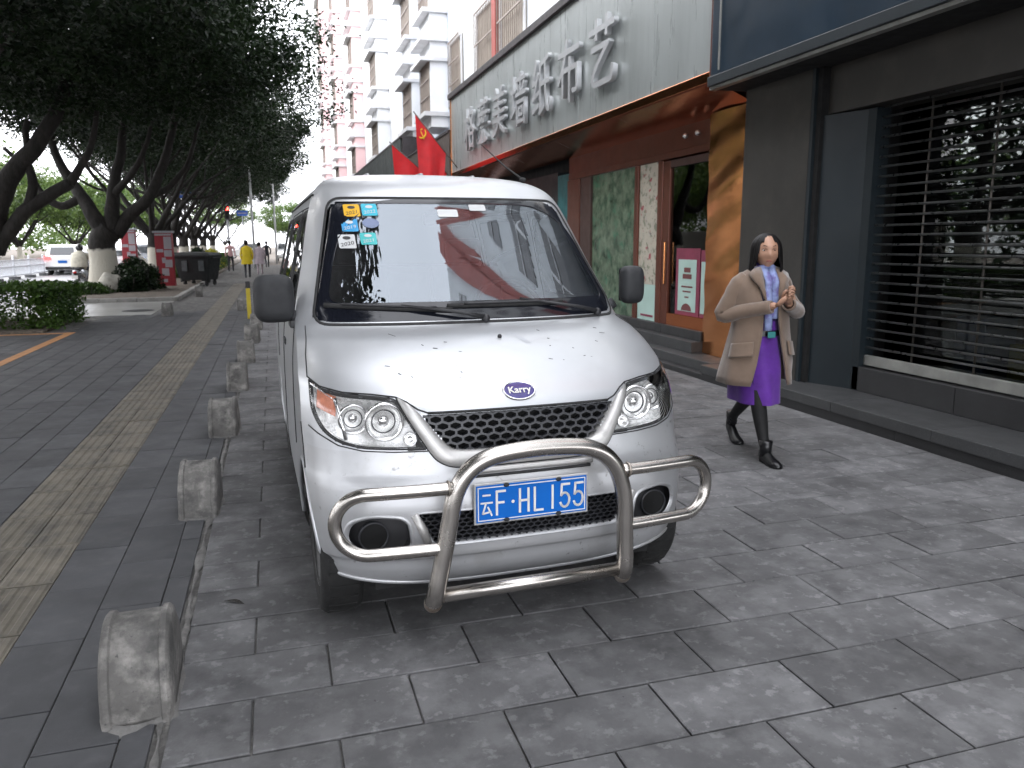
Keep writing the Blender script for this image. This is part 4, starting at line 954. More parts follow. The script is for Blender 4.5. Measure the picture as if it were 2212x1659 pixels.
flag((3.75, 19.5, 3.72), (4.42, 19.7, 3.0), .6, 'small red flag showing behind the emblem flag', False, .2)
# ------------------------------------------------------------------ trees and planting
def leafmat(name, col, col2, tr=0.25):
    m = bpy.data.materials.new(name); m.use_nodes = True; t = m.node_tree; N = t.nodes; L = t.links; N.clear()
    o = N.new('ShaderNodeOutputMaterial'); b = N.new('ShaderNodeBsdfPrincipled'); b.inputs['Roughness'].default_value = .45; b.inputs['Specular IOR Level'].default_value = .15
    g = N.new('ShaderNodeNewGeometry'); ns = N.new('ShaderNodeTexNoise'); ns.inputs['Scale'].default_value = 1.1; ns.inputs['Detail'].default_value = 4; L.new(g.outputs['Position'], ns.inputs['Vector'])
    r = N.new('ShaderNodeMapRange'); r.inputs[1].default_value = .35; r.inputs[2].default_value = .68; L.new(ns.outputs[0], r.inputs[0])
    ri = N.new('ShaderNodeMath'); ri.operation = 'MULTIPLY_ADD'; ri.inputs[1].default_value = .5; L.new(g.outputs['Random Per Island'], ri.inputs[0]); L.new(r.outputs[0], ri.inputs[2])
    mx = N.new('ShaderNodeMix'); mx.data_type = 'RGBA'; mx.inputs[6].default_value = (*col, 1); mx.inputs[7].default_value = (*col2, 1); mx.clamp_factor = True; L.new(ri.outputs[0], mx.inputs[0])
    tl = N.new('ShaderNodeBsdfTranslucent'); ms = N.new('ShaderNodeMixShader'); ms.inputs[0].default_value = tr
    L.new(mx.outputs[2], b.inputs['Base Color']); L.new(mx.outputs[2], tl.inputs[0]); L.new(b.outputs[0], ms.inputs[1]); L.new(tl.outputs[0], ms.inputs[2]); L.new(ms.outputs[0], o.inputs[0]); M[name] = m
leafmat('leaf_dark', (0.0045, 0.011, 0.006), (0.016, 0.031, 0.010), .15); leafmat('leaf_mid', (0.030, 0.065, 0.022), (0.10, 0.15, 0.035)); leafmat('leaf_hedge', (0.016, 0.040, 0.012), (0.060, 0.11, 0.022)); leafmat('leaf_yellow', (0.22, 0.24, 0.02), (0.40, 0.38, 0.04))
def barkmat(name, paint):
    m = mat(name, (0.016, 0.0135, 0.0115), 0.9, var=0.35, vs=5, bump=0.9, bs=16, dist=0.03, stretch=(1, 1, .45), spots=[((0.034, 0.029, 0.025), 6, 0.52, 0.7, 0.7)])
    if paint:                                  # lime wash on the lower trunk
        t = m.node_tree; N = t.nodes; L = t.links; b = N['Principled BSDF']; src = b.inputs['Base Color'].links[0].from_socket
        g = N.new('ShaderNodeNewGeometry'); sp = N.new('ShaderNodeSeparateXYZ'); L.new(g.outputs['Position'], sp.inputs[0])
        ns = N.new('ShaderNodeTexNoise'); ns.inputs['Scale'].default_value = 6; L.new(g.outputs['Position'], ns.inputs['Vector'])
        ad = N.new('ShaderNodeMath'); ad.operation = 'MULTIPLY_ADD'; ad.inputs[1].default_value = -.25; L.new(ns.outputs[0], ad.inputs[0]); L.new(sp.outputs[2], ad.inputs[2])
        r = N.new('ShaderNodeMapRange'); r.inputs[1].default_value = 1.20; r.inputs[2].default_value = 1.28; r.inputs[3].default_value = 1; r.inputs[4].default_value = 0; L.new(ad.outputs[0], r.inputs[0])
        x = N.new('ShaderNodeMix'); x.data_type = 'RGBA'; x.inputs[7].default_value = (0.50, 0.47, 0.40, 1); L.new(r.outputs[0], x.inputs[0]); L.new(src, x.inputs[6]); L.new(x.outputs[2], b.inputs['Base Color'])
barkmat('bark', False); barkmat('bark_limed', True)
LEAF = np.array([(-.5, 0, 0), (0, -.27, .04), (.5, 0, 0), (0, .27, .04)])
def leaves(rng_, pts, size, m, droop=.3):
    """one small four-sided leaf at every point -> mesh"""
    n = len(pts); sz = size*rng_.uniform(.65, 1.35, n)
    a = rng_.uniform(0, 2*np.pi, n); b = rng_.normal(-droop, .55, n); c = rng_.uniform(-1.2, 1.2, n)
    ca, sa, cb, sb, cc, sc = np.cos(a), np.sin(a), np.cos(b), np.sin(b), np.cos(c), np.sin(c)
    ex = np.stack([ca*cb, sa*cb, sb], 1); ey0 = np.stack([-sa, ca, 0*a], 1); ez0 = np.cross(ex, ey0)
    ey = ey0*cc[:, None]+ez0*sc[:, None]; ez = np.cross(ex, ey)
    V = pts[:, None, :]+sz[:, None, None]*(LEAF[None, :, 0:1]*ex[:, None]+LEAF[None, :, 1:2]*ey[:, None]+LEAF[None, :, 2:3]*ez[:, None])
    V = V.reshape(-1, 3); me = bpy.data.meshes.new('crown'); me.vertices.add(4*n); me.vertices.foreach_set('co', V.ravel())
    me.loops.add(4*n); me.loops.foreach_set('vertex_index', np.arange(4*n, dtype=np.int32)); me.polygons.add(n); me.polygons.foreach_set('loop_start', np.arange(n, dtype=np.int32)*4)
    me.materials.append(M[m]); me.update(calc_edges=True); return me
def crown_pts(rng_, rad, n_clump, per, flatten=.55, cl=.55, inner=.35):
    """leaf clumps through an uneven ellipsoid, denser towards its skin"""
    d = rng_.normal(size=(n_clump, 3)); d /= np.linalg.norm(d, axis=1)[:, None]; d[:, 2] = np.where(d[:, 2] < 0, d[:, 2]*flatten, d[:, 2])
    lump = np.array([1+.30*mnoise.noise(Vector((v*1.9).tolist()))+.22*mnoise.noise(Vector((v*4.3+5).tolist())) for v in d])
    r = rng_.uniform(inner, 1, n_clump)**.5*lump; c = d*r[:, None]*np.array(rad)
    p = rng_.normal(size=(n_clump, per, 3))*np.array([1, 1, .62])*cl*rng_.uniform(.6, 1.25, n_clump)[:, None, None]*.55
    return (c[:, None, :]+p).reshape(-1, 3), c
g1 = np.random.default_rng(3)
CROWN = []
for k in range(3):
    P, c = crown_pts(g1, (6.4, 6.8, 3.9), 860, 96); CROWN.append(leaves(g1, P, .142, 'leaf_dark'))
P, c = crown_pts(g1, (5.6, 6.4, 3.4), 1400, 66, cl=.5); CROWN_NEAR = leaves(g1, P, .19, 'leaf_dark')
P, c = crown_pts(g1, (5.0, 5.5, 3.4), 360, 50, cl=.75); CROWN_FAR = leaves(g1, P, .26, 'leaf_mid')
def limb(mb, pts, r0, r1, n=9, sub=5):
    q = smooth_path(pts, sub); m = len(q); mb.tube([p+Vector((mnoise.noise(p*2.1)*.05, mnoise.noise(p*2.1+Vector((9, 0, 0)))*.05, 0)) for p in q], [r0+(r1-r0)*(k/(m-1))**.8 for k in range(m)], n)
def tree(base, label, limbs, crown, cz=7.3, trunk=((0, 0, -.1), (0, 0, 1.0), (.05, 0, 2.0)), r=.36, m='bark_limed', rz=0., sc=1.0, off=(1.0, 0), group='street trees along the pavement', flare=1.35):
    t = thing('street_tree', label, 'tree', base, 0, group)
    mb = MB(); q = smooth_path(trunk, 6); k = len(q); mb.tube(q, [r*(flare-(flare-1)*min(1, i/(k*.35)))*(1-.12*i/k) for i in range(k)], 14)
    tr = mb.build('trunk', m, t, smooth=True)
    for p in limbs:
        mb = MB(); limb(mb, p[0], p[1], p[2]); mb.build('limb', 'bark', tr, smooth=True)
    link('crown', crown, t, (off[0], off[1], cz), (0, 0, rz), (sc, sc, sc))
    return t
def auto_limbs(seed, z0=2.0, n=6, reach=3.4, top=6.2):
    rg = random.Random(seed); L_ = []
    for k in range(n):
        a = 2*math.pi*(k+rg.random()*.6)/n; d = reach*rg.uniform(.7, 1.1); zt = top*rg.uniform(.8, 1.1)
        L_.append(([(0, 0, z0-.25), (math.cos(a)*d*.22, math.sin(a)*d*.22, z0+.6), (math.cos(a)*d*.55, math.sin(a)*d*.55, z0+1.9), (math.cos(a)*d, math.sin(a)*d, zt)], rg.uniform(.13, .22), .035))
        L_.append(([(math.cos(a)*d*.5, math.sin(a)*d*.5, z0+1.7), (math.cos(a+.5)*d*.8, math.sin(a+.5)*d*.8, zt*.8), (math.cos(a+.8)*d*1.25, math.sin(a+.8)*d*1.25, zt*1.05)], .08, .02))
    return L_
def on(px, py, Y, base): p = pix(px, py, 1, Y); return (p.x-base[0], Y-base[1], p.z)
tB = (-5.3, 28.6, 0); B = lambda px, py, dy=0: on(px, py, 28.6+dy, tB)
limbsB = [([B(225, 500), B(200, 465), B(178, 425, .3), B(150, 390, .6), B(120, 330, 1), B(100, 250, 1)], .30, .10),
          ([B(240, 500), B(244, 440), B(248, 390), B(262, 320), B(270, 230)], .28, .10),
          ([B(250, 505), B(280, 465), B(325, 425, -.3), B(350, 360, -.5), B(375, 270, -.5), B(385, 180, -.5)], .26, .08),
          ([B(178, 425, .3), B(130, 445, .3), B(90, 415, .5), B(50, 360, .8), B(10, 320, 1)], .16, .06),
          ([B(325, 425, -.3), B(370, 400), B(410, 340), B(430, 260)], .13, .05), ([B(246, 420), B(300, 350, -1), B(330, 260, -1)], .14, .05)]
tree(tB, 'ficus tree with lime-washed base behind the low bush', limbsB, CROWN[0], trunk=((0, 0, -.1), (.02, 0, .8), (.02, 0, 1.6), B(238, 495)), r=.44, off=(.6, 0), flare=1.3)
tA = (-8.0, 24.0, 0); A_ = lambda px, py, dy=0: on(px, py, 24.0+dy, tA)
limbsA = [([A_(-10, 545), A_(20, 500), A_(60, 450), A_(110, 420), A_(150, 395)], .22, .15), ([A_(-20, 540), A_(-5, 440), A_(30, 370), A_(80, 310), A_(130, 220), A_(150, 120)], .34, .14), ([A_(60, 450), A_(70, 390), A_(55, 330), A_(60, 260)], .15, .07), ([A_(150, 395), A_(190, 330), A_(210, 240)], .13, .06), ([A_(-30, 520), A_(-90, 400), A_(-120, 300)], .25, .1)]
tree(tA, 'leaning ficus at the left edge with heavy dark limbs', limbsA, CROWN[1], rz=1.9, trunk=((0, 0, -.1), (-.05, 0, .9), A_(-12, 540)), r=.30, off=(1.9, -.5), cz=7.2)
rowY = [(37.5, 'ficus trunk just behind the red-and-white notice pillar', 0), (45, 'ficus trunk rising behind the black bins', 1), (52.5, 'third dark ficus trunk beyond the bins', 2), (61, 'fourth ficus trunk beyond the bins, under red lights', 0), (71, 'distant ficus near the traffic light', 1), (84, 'farthest ficus of the row near the crossing', 2)]
for k, (y, lb, c) in enumerate(rowY):
    tree((-4.9-.15*k, y, 0), lb, auto_limbs(40+k), CROWN[c], rz=2.1*k+.7, r=.30, off=(.9, 0), sc=.96)
tree((-6.4, 9.6, 0), 'nearest ficus, only its dark crown overhanging at the upper left', auto_limbs(7), CROWN[2], cz=6.9, rz=.6, off=(1.9, .6), sc=1.0)
tree((-6.4, 2.4, 0), 'ficus beside the camera, seen only mirrored in the windscreen', auto_limbs(9), CROWN_NEAR, cz=7.4, rz=3.6, off=(-.3, 0))
tree((-6.6, -5, 0), 'ficus behind the camera, seen only mirrored in the windscreen', auto_limbs(10), CROWN[1], cz=7.4, rz=5.0, off=(.8, 0))
tree((-7.2, 17.0, 0), 'ficus behind the clipped hedge, its dark crown filling the upper left', auto_limbs(12), CROWN[2], cz=7.3, rz=2.6, off=(1.3, 0))
far_words = ['yellowish far tree behind the white barrier at left', 'far tree above the white car across the road', 'far tree between the leaning trunk and the limed trunk', 'far tree right of the limed trunk across the road', 'far tree behind the red notice pillar across the road', 'far tree beyond the row of cars across the road', 'far tree near the street end, left of the van roof', 'far pale tree at the street end beside the van']
for k, (x, y) in enumerate([(-24, 44), (-25.5, 56), (-25, 70), (-23, 86), (-22, 104), (-19, 122), (-8, 150), (3.5, 160)]):
    tree((x, y, 0), far_words[k], auto_limbs(60+k, z0=1.6), CROWN_FAR, cz=5.9 if k != 6 else 6.6, rz=1.3*k, r=.25, off=(0, 0), m='bark_limed', sc=1.0+.15*(k % 3), group='trees across the road')
# woods across the road, one mass
rgw = np.random.default_rng(17)
def wood(name, label, x0, x1, y0, y1, z0, z1, n, size, m):
    k = n//60; c = np.stack([rgw.uniform(x0, x1, k), rgw.uniform(y0, y1, k), rgw.uniform(z0, z1, k)], 1)
    c[:, 2] -= np.array([max(0, c[i, 2]-z1*(.75+.35*mnoise.noise((c[i, 1]*.11, c[i, 0]*.1, 0)))) for i in range(k)])
    P_ = (c[:, None, :]+rgw.normal(size=(k, 60, 3))*np.array([.8, .8, .6])).reshape(-1, 3); o_ = link(name, leaves(rgw, P_, size, m)); tag(o_, label, 'trees', kind='stuff')
wood('far_wood', 'far band of mid green trees beyond the far wall', -40, -31, 30, 190, 1.2, 9.5, 21000, .55, 'leaf_mid')
wood('far_wood', 'band of dark trees opposite the shops, seen in the shop glass', -27, -21, -30, 36, .6, 10, 24000, .45, 'leaf_dark')
# clipped hedge, bushes
def bush(name, label, x0, x1, y0, y1, h, n, m, size=.06, cat='bush', lump=.12, seed=1, z0=.03, box=True):
    rg = np.random.default_rng(seed); u = rg.uniform(-1, 1, (n, 3)); t = thing(name, label, cat, ((x0+x1)/2, (y0+y1)/2, z0))
    if box:
        ax = rg.integers(0, 6, n); k = rg.uniform(.80, 1.04, n)
        for i, a in ((0, 0), (0, 1), (1, 2), (1, 3), (2, 4), (2, 5)):
            pass
        sel = rg.choice([0, 1, 2, 2, 1], n); sg = np.where(rg.random(n) < .5, -1, 1); sg = np.where(sel == 2, 1, sg); u[np.arange(n), sel] = sg*k
        u[:, 2] = np.where(sel == 2, u[:, 2], rg.uniform(-1, 1.0, n))
    else:
        d = rg.normal(size=(n, 3)); d /= np.linalg.norm(d, axis=1)[:, None]; d[:, 2] = np.abs(d[:, 2])*2-1; u = d*rg.uniform(.55, 1.05, n)[:, None]
    P = u*np.array([(x1-x0)/2, (y1-y0)/2, h/2])+np.array([0, 0, h/2])
    P += np.array([[mnoise.noise(Vector((p*2.2).tolist()))*lump, mnoise.noise(Vector((p*2.2+7).tolist()))*lump, mnoise.noise(Vector((p*2.6+3).tolist()))*lump] for p in P])
    P += rg.normal(size=(n, 3))*.02; P[:, 2] = np.maximum(P[:, 2], .01)
    link('foliage', leaves(rg, P, size, m, droop=-.2), t)
    mb = MB(); rr = random.Random(seed)
    for _ in range(22):
        a, b = rr.uniform(-.8, .8)*(x1-x0)/2, rr.uniform(-.8, .8)*(y1-y0)/2; mb.tube([(a, b, -.05), (a+rr.uniform(-.1, .1), b+rr.uniform(-.1, .1), h*.8)], .012, 5)
    mb.build('stems', 'bark', t); return t
bush('clipped_hedge', 'clipped green box hedge at the left edge behind the orange line', -9.0, -3.72, 15.75, 17.7, .74, 26000, 'leaf_hedge', .075, 'hedge', .10, 3)
bush('low_bush', 'dark low bush beside the limed tree trunk', -5.0, -3.5, 26.6, 29.5, .95, 6500, 'leaf_dark', .11, 'bush', .18, 4, box=False)
bush('low_bush', 'small dark bush at the left foot of the notice pillar', -4.7, -3.95, 26.4, 28.2, .6, 5000, 'leaf_dark', .11, 'bush', .18, 5, box=False)
bush('low_bush', 'low ground shrub at the foot of the limed trunk', -6.2, -4.6, 25.4, 27.4, .35, 3000, 'leaf_hedge', .09, 'bush', .1, 6, box=False)
bush('clipped_hedge', 'clipped hedge beyond the black bins', -4.6, -2.9, 37, 60, .85, 9000, 'leaf_hedge', .13, 'hedge', .1, 7)
bush('yellow_shrub', 'yellow-green shrub behind the pink-topped pedestrian', -4.4, -2.9, 50, 56, 1.15, 2500, 'leaf_yellow', .14, 'bush', .15, 8, box=False)
bush('round_shrub', 'round dark shrub behind the black bins', -4.2, -3.1, 42, 44, 1.3, 2500, 'leaf_dark', .14, 'bush', .15, 9, box=False)
# ------------------------------------------------------------------ street furniture, traffic
mat('car_white', (0.78, 0.78, 0.78), 0.25, var=0.03, coat=0.8); mat('car_grey', (0.25, 0.26, 0.28), 0.25, metal=0.5, var=0.03, coat=0.8); mat('car_red', (0.30, 0.02, 0.02), 0.25, var=0.03, coat=0.8)
mat('car_glass', (0.03, 0.035, 0.04), 0.06, var=0.05, spec=0.8); mat('tail_red', (0.75, 0.03, 0.03), 0.3, var=0.05, emit=3.0); mat('tail_off', (0.45, 0.02, 0.02), 0.3, var=0.05)
mat('head_white', (1.0, 0.97, 0.9), 0.3, var=0.02, emit=8.0); mat('signal_red', (1.0, 0.03, 0.02), 0.3, var=0.02, emit=10.0)
mat('fence_white', (0.72, 0.74, 0.78), 0.5, var=0.08, vs=3); mat('fence_base', (0.10, 0.10, 0.105), 0.8, var=0.2)
mat('far_wall', (0.52, 0.51, 0.47), 0.85, var=0.08, vs=0.5); mat('bin_black', (0.008, 0.010, 0.011), 0.65, var=0.25, vs=3); mat('bin_mark', (0.07, 0.08, 0.085), 0.6, var=0.3, vs=9)
mat('notice_red', (0.26, 0.014, 0.024), 0.55, var=0.1, vs=4); mat('notice_white', (0.32, 0.29, 0.31), 0.6, var=0.1); mat('post_grey', (0.32, 0.33, 0.35), 0.5, metal=0.4, var=0.1); mat('post_yellow', (0.55, 0.42, 0.02), 0.5, var=0.1)
mat('lamp_pole', (0.55, 0.56, 0.57), 0.5, var=0.1); mat('rock', (0.42, 0.40, 0.35), 0.9, var=0.3, vs=5, bump=0.6, bs=20, dist=0.03); mat('sign_blue', (0.03, 0.10, 0.42), 0.5, var=0.1); mat('sign_green', (0.02, 0.30, 0.16), 0.5, var=0.1)
def car(label, loc, rz, paint, lit=True, group=None, L=4.5, W=1.82, H=1.66, front=False):
    """rear of the car at local y = 0, nose at +y; front=True turns lamps to headlamps"""
    t = thing('car', label, 'car', loc, rz, group)
    low = [(0, .42), (.02, .62), (.03, .98), (.12, 1.02), (L-1.35, 1.03), (L-.35, .86), (L-.04, .68), (L, .40), (L-.1, .26), (.1, .26)]
    def prof(pts, w0, wf):
        rows = []
        for k, fx in enumerate((-1, -.93, -.6, 0, .6, .93, 1)):
            sh = {1: .10, .93: .03}.get(abs(fx), 0.)
            cy = sum(p[0] for p in pts)/len(pts); cz = sum(p[1] for p in pts)/len(pts)
            rows.append([(fx*wf(p[1]), p[0]+(cy-p[0])*sh*.35, p[1]+(cz-p[1])*sh) for p in pts])
        mb = MB().grid(rows, True); n = len(pts); mb.f.append(tuple(range(n))); m_ = len(mb.v); mb.f.append(tuple(range(m_-n, m_))[::-1]); return mb
    body = prof(low, W/2, lambda z: W/2).build('body', paint, t, bevel=.03, seg=3)
    cab = [(.10, 1.0), (.34, H-.06), (.55, H), (L*.55, H-.02), (L*.62, H-.10), (L-1.30, 1.0)]
    prof(cab, W/2, lambda z: W/2-.04-(z-1.0)*.28).build('cabin', paint, t, bevel=.04, seg=3)
    for s in (-1, 1):
        MB().prism([(.42, 1.06), (.58, H-.13), (L*.54, H-.13), (L-1.5, 1.06)], lambda y, z, s=s: (s*(W/2-.03-(z-1)*.28), y, z), lambda y, z, s=s: (s*(W/2-.06-(z-1)*.28), y, z)).build('side_window', 'car_glass', t)
        for y in (.85, L-.85):
            w = MB().lathe([(.20, -.11), (.31, -.11), (.34, -.07), (.34, .07), (.31, .11), (.20, .11)], (0, 0, 0), 'X', 24).build('wheel', 'tyre', t, smooth=True, loc=(s*(W/2-.13), y, .34))
            MB().lathe([(.02, s*.09), (.19, s*.10), (.21, s*.112)], (0, 0, 0), 'X', 18).build('rim', 'silver_trim', w, smooth=True)
        if not front:
            MB().add([(s*W*.5-s*.03, .035, .80), (s*W*.5-s*.38, -.008, .84), (s*W*.5-s*.36, -.008, 1.0), (s*W*.5-s*.02, .05, 1.03)], [(0, 1, 2, 3)]).build('tail_lamp', 'tail_red' if lit else 'tail_off', t)
        else:
            MB().ball((s*(W/2-.28), L-.09, .70), .12, 12, 8, (1.4, .5, .7)).build('headlamp', 'head_white', t, smooth=True)
    MB().add([(-.62, .135, 1.10), (.62, .135, 1.10), (.55, .31, H-.15), (-.55, .31, H-.15)], [(0, 1, 2, 3)]).build('rear_window', 'car_glass', t, loc=(0, -.03, 0))
    MB().add([(-.70, L-1.33, 1.05), (.70, L-1.33, 1.05), (.62, L*.62+.06, H-.14), (-.62, L*.62+.06, H-.14)], [(0, 1, 2, 3)]).build('windscreen', 'car_glass', t, loc=(0, .03, .02))
    MB().box(-.22, .22, -.025, .0, .66, .79).build('number_plate', 'plate_blue', t); MB().box(-W/2+.05, W/2-.05, -.03, .10, .30, .46).build('bumper', 'black_plastic', t, bevel=.03)
    return t
RZ = -.13
p = pix(138, 594, 2, RZ); car('white SUV with lit tail lamps beside the white road barrier', (p.x, p.y, RZ), R(2), 'car_white', True)
p = pix(312, 570, 2, RZ); car('white car with lit brake lamps behind the low bush', (-7.6, 43, RZ), R(-2), 'car_white', True, H=1.5)
for lb, x, y, pm in (('grey car with red brake lamps beyond the notice pillar', -8.4, 58, 'car_grey'), ('dark red car with brake lamps lit behind the bins', -7.9, 67, 'car_red'), ('white car queueing farther ahead with brake lamps lit', -8.2, 78, 'car_white'), ('grey car at the far end of the queue near the crossing', -7.6, 92, 'car_grey')):
    car(lb, (x, y, RZ), 0, pm, True, 'cars queueing on the road')
car('white car with headlamps on left of the van at the street end', (1.2, 78, -.02), R(180), 'car_white', front=True); car('white car parked sideways at the street end beside the van', (-1.2, 92, -.02), R(120), 'car_white', False)
# white road barrier of posts, rails and pickets
fence = thing('road_barrier', 'white painted road barrier with dark footings along the road', 'barrier', (-12.0, 0, RZ))
FX = 0.; ys = [28+2.6*k for k in range(26)]
pm_ = MB().box(-.04, .04, -.04, .04, 0, 1.05).mesh('post', 'fence_white'); cm_ = MB().ball((0, 0, 1.09), .055, 8, 6).mesh('post_cap', 'fence_white'); bm_ = MB().box(-.22, .22, -.16, .16, 0, .14).mesh('footing', 'fence_base')
rl = MB().box(-.025, .025, 0, 2.52, -.03, .03).mesh('rail', 'fence_white'); pk = MB()
for k in range(16): pk.box(-.012, .012, .08+k*.158, .08+k*.158+.03, .22, .90)
pk = pk.mesh('pickets', 'fence_white')
for y in ys:
    po = link('post', pm_, fence, (0, y, 0)); link('post_cap', cm_, po); link('footing', bm_, fence, (0, y, 0))
    if y < ys[-1]:
        for z in (.20, .62, .92): link('rail', rl, fence, (0, y+.04, z))
        link('pickets', pk, fence, (0, y+.04, 0))
fw = thing('far_wall', 'low pale wall across the road behind the far trees', 'wall', (0, 0, 0))
for k in range(14): MB().box(-30, -29.7, 40+k*4, 43.96+k*4, -.1, 2.5).build('wall_panel', 'far_wall', fw)
far_b = thing('far_building', 'pale building glimpsed across the road between the trees', 'building', (0, 0, 0)); MB().box(-60, -44, 60, 130, 0, 9).build('wall', 'white_wall', far_b)
for k in range(12):
    for z in (1.2, 4.2, 7.0): MB().box(-44, -43.95, 62+k*5.5, 64.6+k*5.5, z, z+1.5).build('window', 'window_dark', far_b)
# notice pillars with red and white sheets
def pillar(label, loc, w, h, rz):
    t = thing('notice_pillar', label, 'notice board', loc, rz, 'red and white notice pillars'); MB().box(-w/2, w/2, -.12, .12, 0, h).build('board', 'notice_red', t, bevel=.01); MB().box(-w/2-.05, w/2+.05, -.16, .16, h+.001, h+.07).build('cap', 'post_grey', t)
    for (a, b, z0, z1, m_) in ((.02, .98, .95, .985, 'notice_white'), (.52, .97, .70, .93, 'notice_white'), (.06, .46, .64, .70, 'notice_white'), (.50, .96, .56, .68, 'notice_white'), (.35, .58, .44, .54, 'notice_white'), (.52, .95, .36, .50, 'notice_white'), (.30, .72, .20, .34, 'notice_white'), (.35, .6, .08, .14, 'notice_white')):
        MB().box(-w/2+a*w, -w/2+b*w, -.128, -.121, z0*h, z1*h).build('notice_sheet', m_, t)
p = pix(362, 617, 2, .07); pillar('red-and-white notice pillar beside the black bins', (p.x, p.y, .05), .56, 1.85, R(-6))
pillar('farther notice pillar half hidden behind the limed trunk', (-6.1, 39, .05), .60, 2.1, R(-6))
# wheeled bins
def wbin(label, loc, rz):
    t = thing('wheeled_bin', label, 'bin', loc, rz, 'black rubbish bins'); w, d, h = .62, .52, 1.15
    rows = [[(sx*w*k, sy*d*k, z) for sx, sy in ((-1, -1), (1, -1), (1, 1), (-1, 1))] for z, k in ((.22, .80), (.45, .87), (1.0, 1.0), (1.04, 1.06), (1.08, 1.06))]
    mb = MB().grid(rows, True); mb.f.append((0, 1, 2, 3)); mb.build('tub', 'bin_black', t, bevel=.02)
    MB().grid([[(sx*w*1.08*k, sy*d*1.08*k, z) for sx, sy in ((-1, -1), (1, -1), (1, 1), (-1, 1))] for z, k in ((1.085, 1), (1.12, 1), (1.20, .85), (1.22, .1))], True).build('lid', 'bin_black', t, bevel=.02)
    for x in (-.30, .32): MB().box(x-.10, x+.10, -d*.98-.02, -d*.98-.005, .55, .92).build('faded_mark', 'bin_mark', t)
    for sx in (-1, 1):
        MB().tube([(sx*w*.95, -d*.7, 1.02), (sx*w*1.12, -d*.7, 1.02), (sx*w*1.12, d*.7, 1.02), (sx*w*.95, d*.7, 1.02)], .02, 6).build('side_handle', 'bin_black', t)
        for sy in (-1, 1): MB().lathe([(.02, -.03), (.095, -.03), (.10, 0), (.095, .03), (.02, .03)], (sx*w*.65, sy*d*.65, .10), 'X', 16).box(sx*w*.65-.04, sx*w*.65+.04, sy*d*.65-.05, sy*d*.65+.05, .13, .23).build('castor', 'rubber', t)
wbin('nearer black wheeled bin with faded pale markings', (-2.62, 31.3, 0), R(-20)); wbin('farther black wheeled bin behind the marked one', (-2.95, 33.4, 0), R(-14))
MB().ball((0, 0, .2), .38, 14, 9, (1.0, .8, 1.0)).build('pale_rock', 'rock', loc=(-4.85, 26.9, .05), smooth=True); rk = bpy.data.objects['pale_rock']
for v in rk.data.vertices: v.co += v.co.normalized()*.12*mnoise.noise(v.co*4)
tag(rk, 'pale limed rock at the foot of the limed trunk', 'rock')
# yellow marker post by the mirror
yp = thing('marker_post', 'short yellow marker post beside the van mirror', 'post', (-.52, 16.9, 0)); MB().box(-.04, .04, -.04, .04, 0, .62).build('shaft', 'post_yellow', yp, bevel=.01); MB().box(-.043, .043, -.043, .043, .622, .76).build('top_cap', 'black_plastic', yp, bevel=.01)
# lamp posts, traffic signal, hanging signs
def lamp_post(label, x, y, h=6.5):
    t = thing('lamp_post', label, 'lamp post', (x, y, 0), 0, 'lamp posts at the street end'); MB().tube([(0, 0, 0), (0, 0, h*.7), (0, 0, h)], [.09, .07, .05], 10).build('shaft', 'lamp_pole', t, smooth=True)
    MB().tube([(0, 0, h-.1), (-.6, 0, h+.2), (-1.3, 0, h+.25)], .04, 8).build('arm', 'lamp_pole', t, smooth=True); MB().box(-1.75, -1.25, -.12, .12, h+.18, h+.30).build('lamp_head', 'lamp_pole', t, bevel=.03)
p = pix(555, 575, 2, 0); lamp_post('slim pale lamp post above the yellow-jacketed pedestrian', p.x, 52, 6.2); lamp_post('pale lamp post at the street end beside the van', .3, 64, 6.0)
ts = thing('traffic_signal', 'traffic signal showing a red light beyond the trees', 'traffic light', (-3.6, 74, 0)); MB().tube([(0, 0, 0), (0, 0, 5.0)], .08, 8).build('mast', 'post_grey', ts, smooth=True)
hd_ = MB().box(-.22, .22, -.18, .12, 3.6, 4.8).build('signal_head', 'black_plastic', ts, bevel=.03)
for z, m_ in ((4.55, 'signal_red'), (4.2, 'dark_void'), (3.85, 'dark_void')): MB().ball((0, -.18, z), .15, 12, 8, (1, .4, 1)).build('signal_lamp', m_, hd_, smooth=True)
for lb, x, y, z, m_ in (('small blue street sign beyond the red signal', -2.6, 82, 4.4, 'sign_blue'), ('blue road sign among the far tree limbs', -6.2, 66, 5.2, 'sign_blue')):
    t = thing('street_sign', lb, 'sign', (x, y, 0)); MB().tube([(0, 0, 0), (0, 0, z+.3)], .05, 8).build('mast', 'post_grey', t, smooth=True); MB().box(-.5, .5, -.06, -.03, z-.2, z+.3).build('sign_face', m_, t); MB().box(-.4, .4, -.064, -.061, z-.0, z+.10).build('sign_band', 'notice_white', t)
mh = MB(); mh.lathe([(0.001, .0), (.33, .0), (.35, -.004)], (0, 0, 0), 'Z', 28); tag(mh.build('manhole_cover', 'granite_dark', loc=(-3.05, 19.9, .004)), 'round dark manhole cover in the driveway crossing', 'manhole cover')
dl = MB().grid([[(-.05+.10*t_, .012*math.sin(t_*3)+s*.012*math.sin(math.pi*t_), .004+.006*math.sin(t_*5)*t_) for t_ in np.linspace(0, 1, 9)] for s in (-1, 0, 1)]); tag(dl.build('fallen_leaf', 'bark', loc=(-.24, 3.32, .004), rot=(0, 0, -.5)), 'single dry leaf on the paving left of the van', 'leaf')
